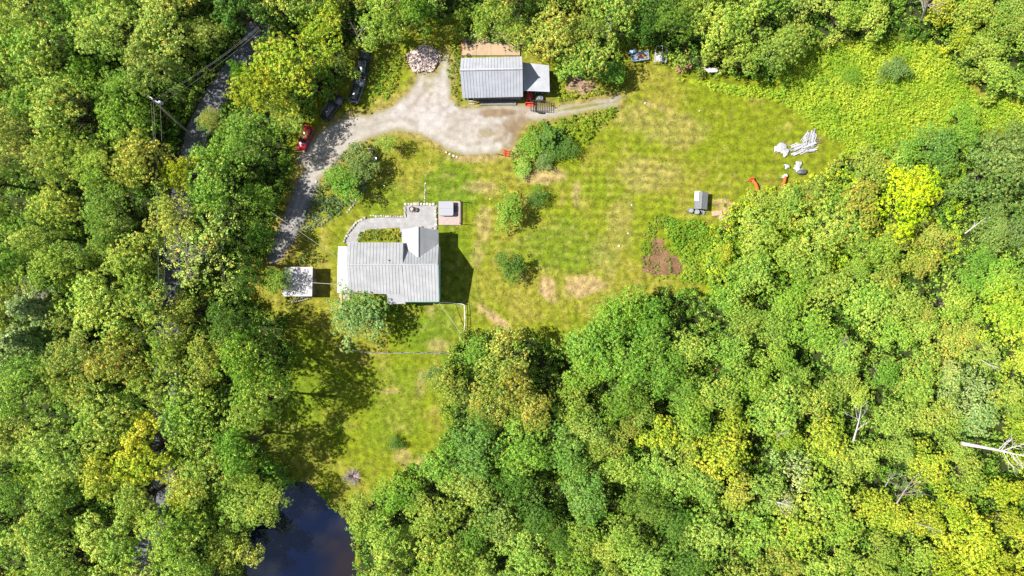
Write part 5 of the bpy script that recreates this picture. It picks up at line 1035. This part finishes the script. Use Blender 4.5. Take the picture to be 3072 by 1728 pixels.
for sx in (-1, 1):
    for sy in (-1, 1): b = MB(); b.tube([(sx*.27, sy*.25, .43), (sx*.33, sy*.32, 0)], .03, 5); b.build('leg', SHEETW, t_)
    b = MB(); b.tube([(sx*.32, -.28, .43), (sx*.36, -.28, .66), (sx*.36, .36, .68)], .03, 5); b.build('armrest', SHEETW, t_)
q = W(1127, 478); b = MB(q); b.lathe(q, [(.25, 0), (.12, .1), (.08, .7), (.38, .8), (.42, .9), (.3, .84), (.05, .8)], 16); tag(b.build('bird_bath', CHROME, smooth=True), 'grey stone bird bath just below the white garden chair', 'bird bath')
# spiky dry brush pile near the pond
def burst(q, n, l0, l1, up, m, name, label, cat, seed, rad=.03):
    rg = random.Random(seed); b = MB(q)
    for k in range(n):
        a_ = rg.uniform(0, 6.283); l_ = rg.uniform(l0, l1); z_ = rg.uniform(*up); s = q+Vector((math.cos(a_)*.1, math.sin(a_)*.1, .1)); m_ = s+Vector((math.cos(a_)*l_*.5, math.sin(a_)*l_*.5, z_*.75)); e = s+Vector((math.cos(a_+rg.uniform(-.2, .2))*l_, math.sin(a_+rg.uniform(-.2, .2))*l_, z_))
        b.tube([s, m_, e], [rad, rad*.7, rad*.3], 4)
        for j in range(2): f_ = m_.lerp(e, rg.random()); b.tube([f_, f_+Vector((math.cos(a_+rg.choice([-.7, .7]))*.4, math.sin(a_+rg.choice([-.7, .7]))*.4, .15))], [rad*.5, rad*.2], 3)
    return tag(b.build(name, m), label, cat)
burst(W(1060, 1428), 130, .7, 1.75, (.2, 1.3), mat('mauve_twigs', (0.34, 0.26, 0.27), .9, var=.4), 'brush_pile', 'round mauve-grey heap of bare brush on the lawn above the pond', 'brush pile', 3)
# ---- dead trees
def dead_tree(base, tip, n, spread, label, seed, rad=.16, m=None, name='dead_tree', sub=5, f0=.25):
    rg = random.Random(seed); base, tip = Vector(base), Vector(tip); t_ = empty(name, base, 0, label, 'dead tree'); d = (tip-base); L_ = d.length; dn = d.normalized(); b = MB(base)
    b.tube([base, base.lerp(tip, .5)+Vector((rg.uniform(-.2, .2), rg.uniform(-.2, .2), 0)), tip], [rad, rad*.6, rad*.12], 7); b.build('trunk', m or DEAD, t_)
    b = MB(base)
    for k in range(n):
        f = f0+(1-f0)*(k+rg.random())/n; s = base.lerp(tip, f); o_ = Vector((rg.gauss(0, 1), rg.gauss(0, 1), rg.gauss(0, .4))); o_ -= dn*o_.dot(dn)*.9; o_ = (o_.normalized()*.8+dn*.65).normalized(); l_ = spread*(1.15-f*.7)*rg.uniform(.6, 1.2); r_ = rad*.42*(1.2-f)
        p1 = s+o_*l_*.5; p2 = s+o_*l_+Vector((rg.uniform(-.3, .3), rg.uniform(-.3, .3), rg.uniform(0, .5))); b.tube([s, p1, p2], [r_, r_*.65, r_*.2], 5)
        for j in range(sub):
            g_ = p1.lerp(p2, rg.random()) if j else p1; q_ = (o_+Vector((rg.gauss(0, .6), rg.gauss(0, .6), rg.gauss(0, .3)))).normalized(); b.tube([g_, g_+q_*l_*rg.uniform(.25, .5)], [r_*.45, r_*.12], 4)
    b.build('branches', m or DEAD, t_); return t_
PALE = mat('bleached_wood', (0.46, 0.42, 0.40), .8, var=.12)
dead_tree(W(2885, 1330, 9.5), W(3090, 1372, 11), 14, 4.5, 'bleached dead tree leaning flat over the crowns at the right edge', 1, .34, PALE, 'fallen_tree', 6, .5)
dead_tree(W(2560, 1322, 8), W(2585, 1215, 12), 7, 3.0, 'forked white dead branches in the right woods above centre', 2, .15, PALE)
dead_tree(W(2690, 1510, 7), W(2745, 1430, 11.5), 16, 3.6, 'fan of bare grey branches in the lower right woods', 3, .13)
dead_tree(W(2655, 1460, 7), W(2680, 1420, 10), 8, 2.0, 'small bare crown left of the fan of grey branches', 12, .09)
dead_tree(W(2765, 60, 4), W(2790, -10, 11), 14, 5.0, 'large bare grey tree at the top edge, right of centre', 4, .22)
dead_tree(W(2300, 1500, 8), W(2375, 1520, 10.5), 6, 2.2, 'short white dead limbs low in the right woods', 5, .12, PALE)
dead_tree(W(1815, 70, 5), W(1835, 90, 12), 5, 2.6, 'white forked bare limb in the trees above the barn lean-to', 6, .10, PALE)
dead_tree(W(560, 800, 7), W(560, 745, 14), 24, 5.2, 'grey limbs showing in the feathery olive tree', 7, .22, None, 'bare_limbs', 6)
dead_tree(W(2330, 1315, 8), W(2345, 1295, 12), 7, 1.8, 'small bare grey crown inside the yellow tree of the lower woods', 8, .08)
dead_tree(W(2895, 700, 6.5), W(2960, 650, 10), 4, 1.6, 'thin white leaning stem right of the yellow maple', 9, .12, PALE, 'leaning_stem', 3)
dead_tree(W(2540, 1040, 7), W(2520, 1010, 12), 7, 1.8, 'small bare twiggy crown in the middle of the right woods', 10, .08)
dead_tree(W(80, 920, 9), W(110, 870, 16), 10, 4.0, 'bare grey limbs among the pale pines at the left edge', 11, .15, None, 'bare_limbs')
dead_tree(W(2850, 750, 2), W(2840, 735, 6), 9, 1.8, 'dry bush in the small clearing below the yellow maple', 13, .05, DEADD, 'dry_bush')
dead_tree(W(2945, 1080, 8), W(2985, 1105, 11), 5, 2.0, 'pale bare limb near the right edge below the orange crown', 14, .10, PALE)
dead_tree(W(1075, 130, 8), W(1068, 90, 13), 8, 2.4, 'bare twigs between the trees over the parked car row', 15, .08)
dead_tree(W(880, 1300, 6), W(900, 1290, 9), 4, 1.2, 'bare stub in the shade of the left woods', 16, .07) if False else None
dead_tree(W(2750, 1570, 7), W(2830, 1600, 9.5), 5, 1.8, 'thin bare limb below the fan of grey branches', 17, .07)
# ---- shrubs at the edges of the woods, each its own
rg = random.Random(77); rs2 = np.random.RandomState(5); cnt = 0; sh = []
for att in range(5000):
    i = rs2.randint(0, len(CLEAR)); p0, p1 = np.array(CLEAR[i]), np.array(CLEAR[i-1]); q = p0+(p1-p0)*rs2.rand()+rs2.normal(0, 1.4, 2)
    if abs(q[0]) > 92 or abs(q[1]) > 52: continue
    xa, ya = np.array([q[0]]), np.array([q[1]]); d = sdist(CLEAR, xa, ya)[0]
    if d > 0.3 or d < -3.5: continue
    if any(inside(b_, xa, ya)[0] for b_ in BLD+[ROAD, POND, DRIVE]): continue
    if any(math.hypot(q[0]-s[0], q[1]-s[1]) < 2.1 for s in sh): continue
    vx, vy = (q[0]/M2+1536)/1.19255, (864-q[1]/M2)/1.19255
    if 900 < vx < 1120 and vy < 150: continue
    sh.append(q); c = AN[int(np.argmin(np.hypot(ANA[:, 0]-vx, ANA[:, 1]-vy)))][2]; r_ = rg.uniform(1.0, 2.0)
    s_o = plant(SHR, rg.randrange(9), q, r_, rg.uniform(.9, 1.5)*r_/1.5, COLS[c], 0.04, rg.uniform(0, 6), 'shrub', None, 'shrub', 'shrubs at the edge of the woods')
    auto_label(s_o, f'{WORD[c]} edge shrub', vx, vy)
    if len(sh) >= 85: break
settle_labels()
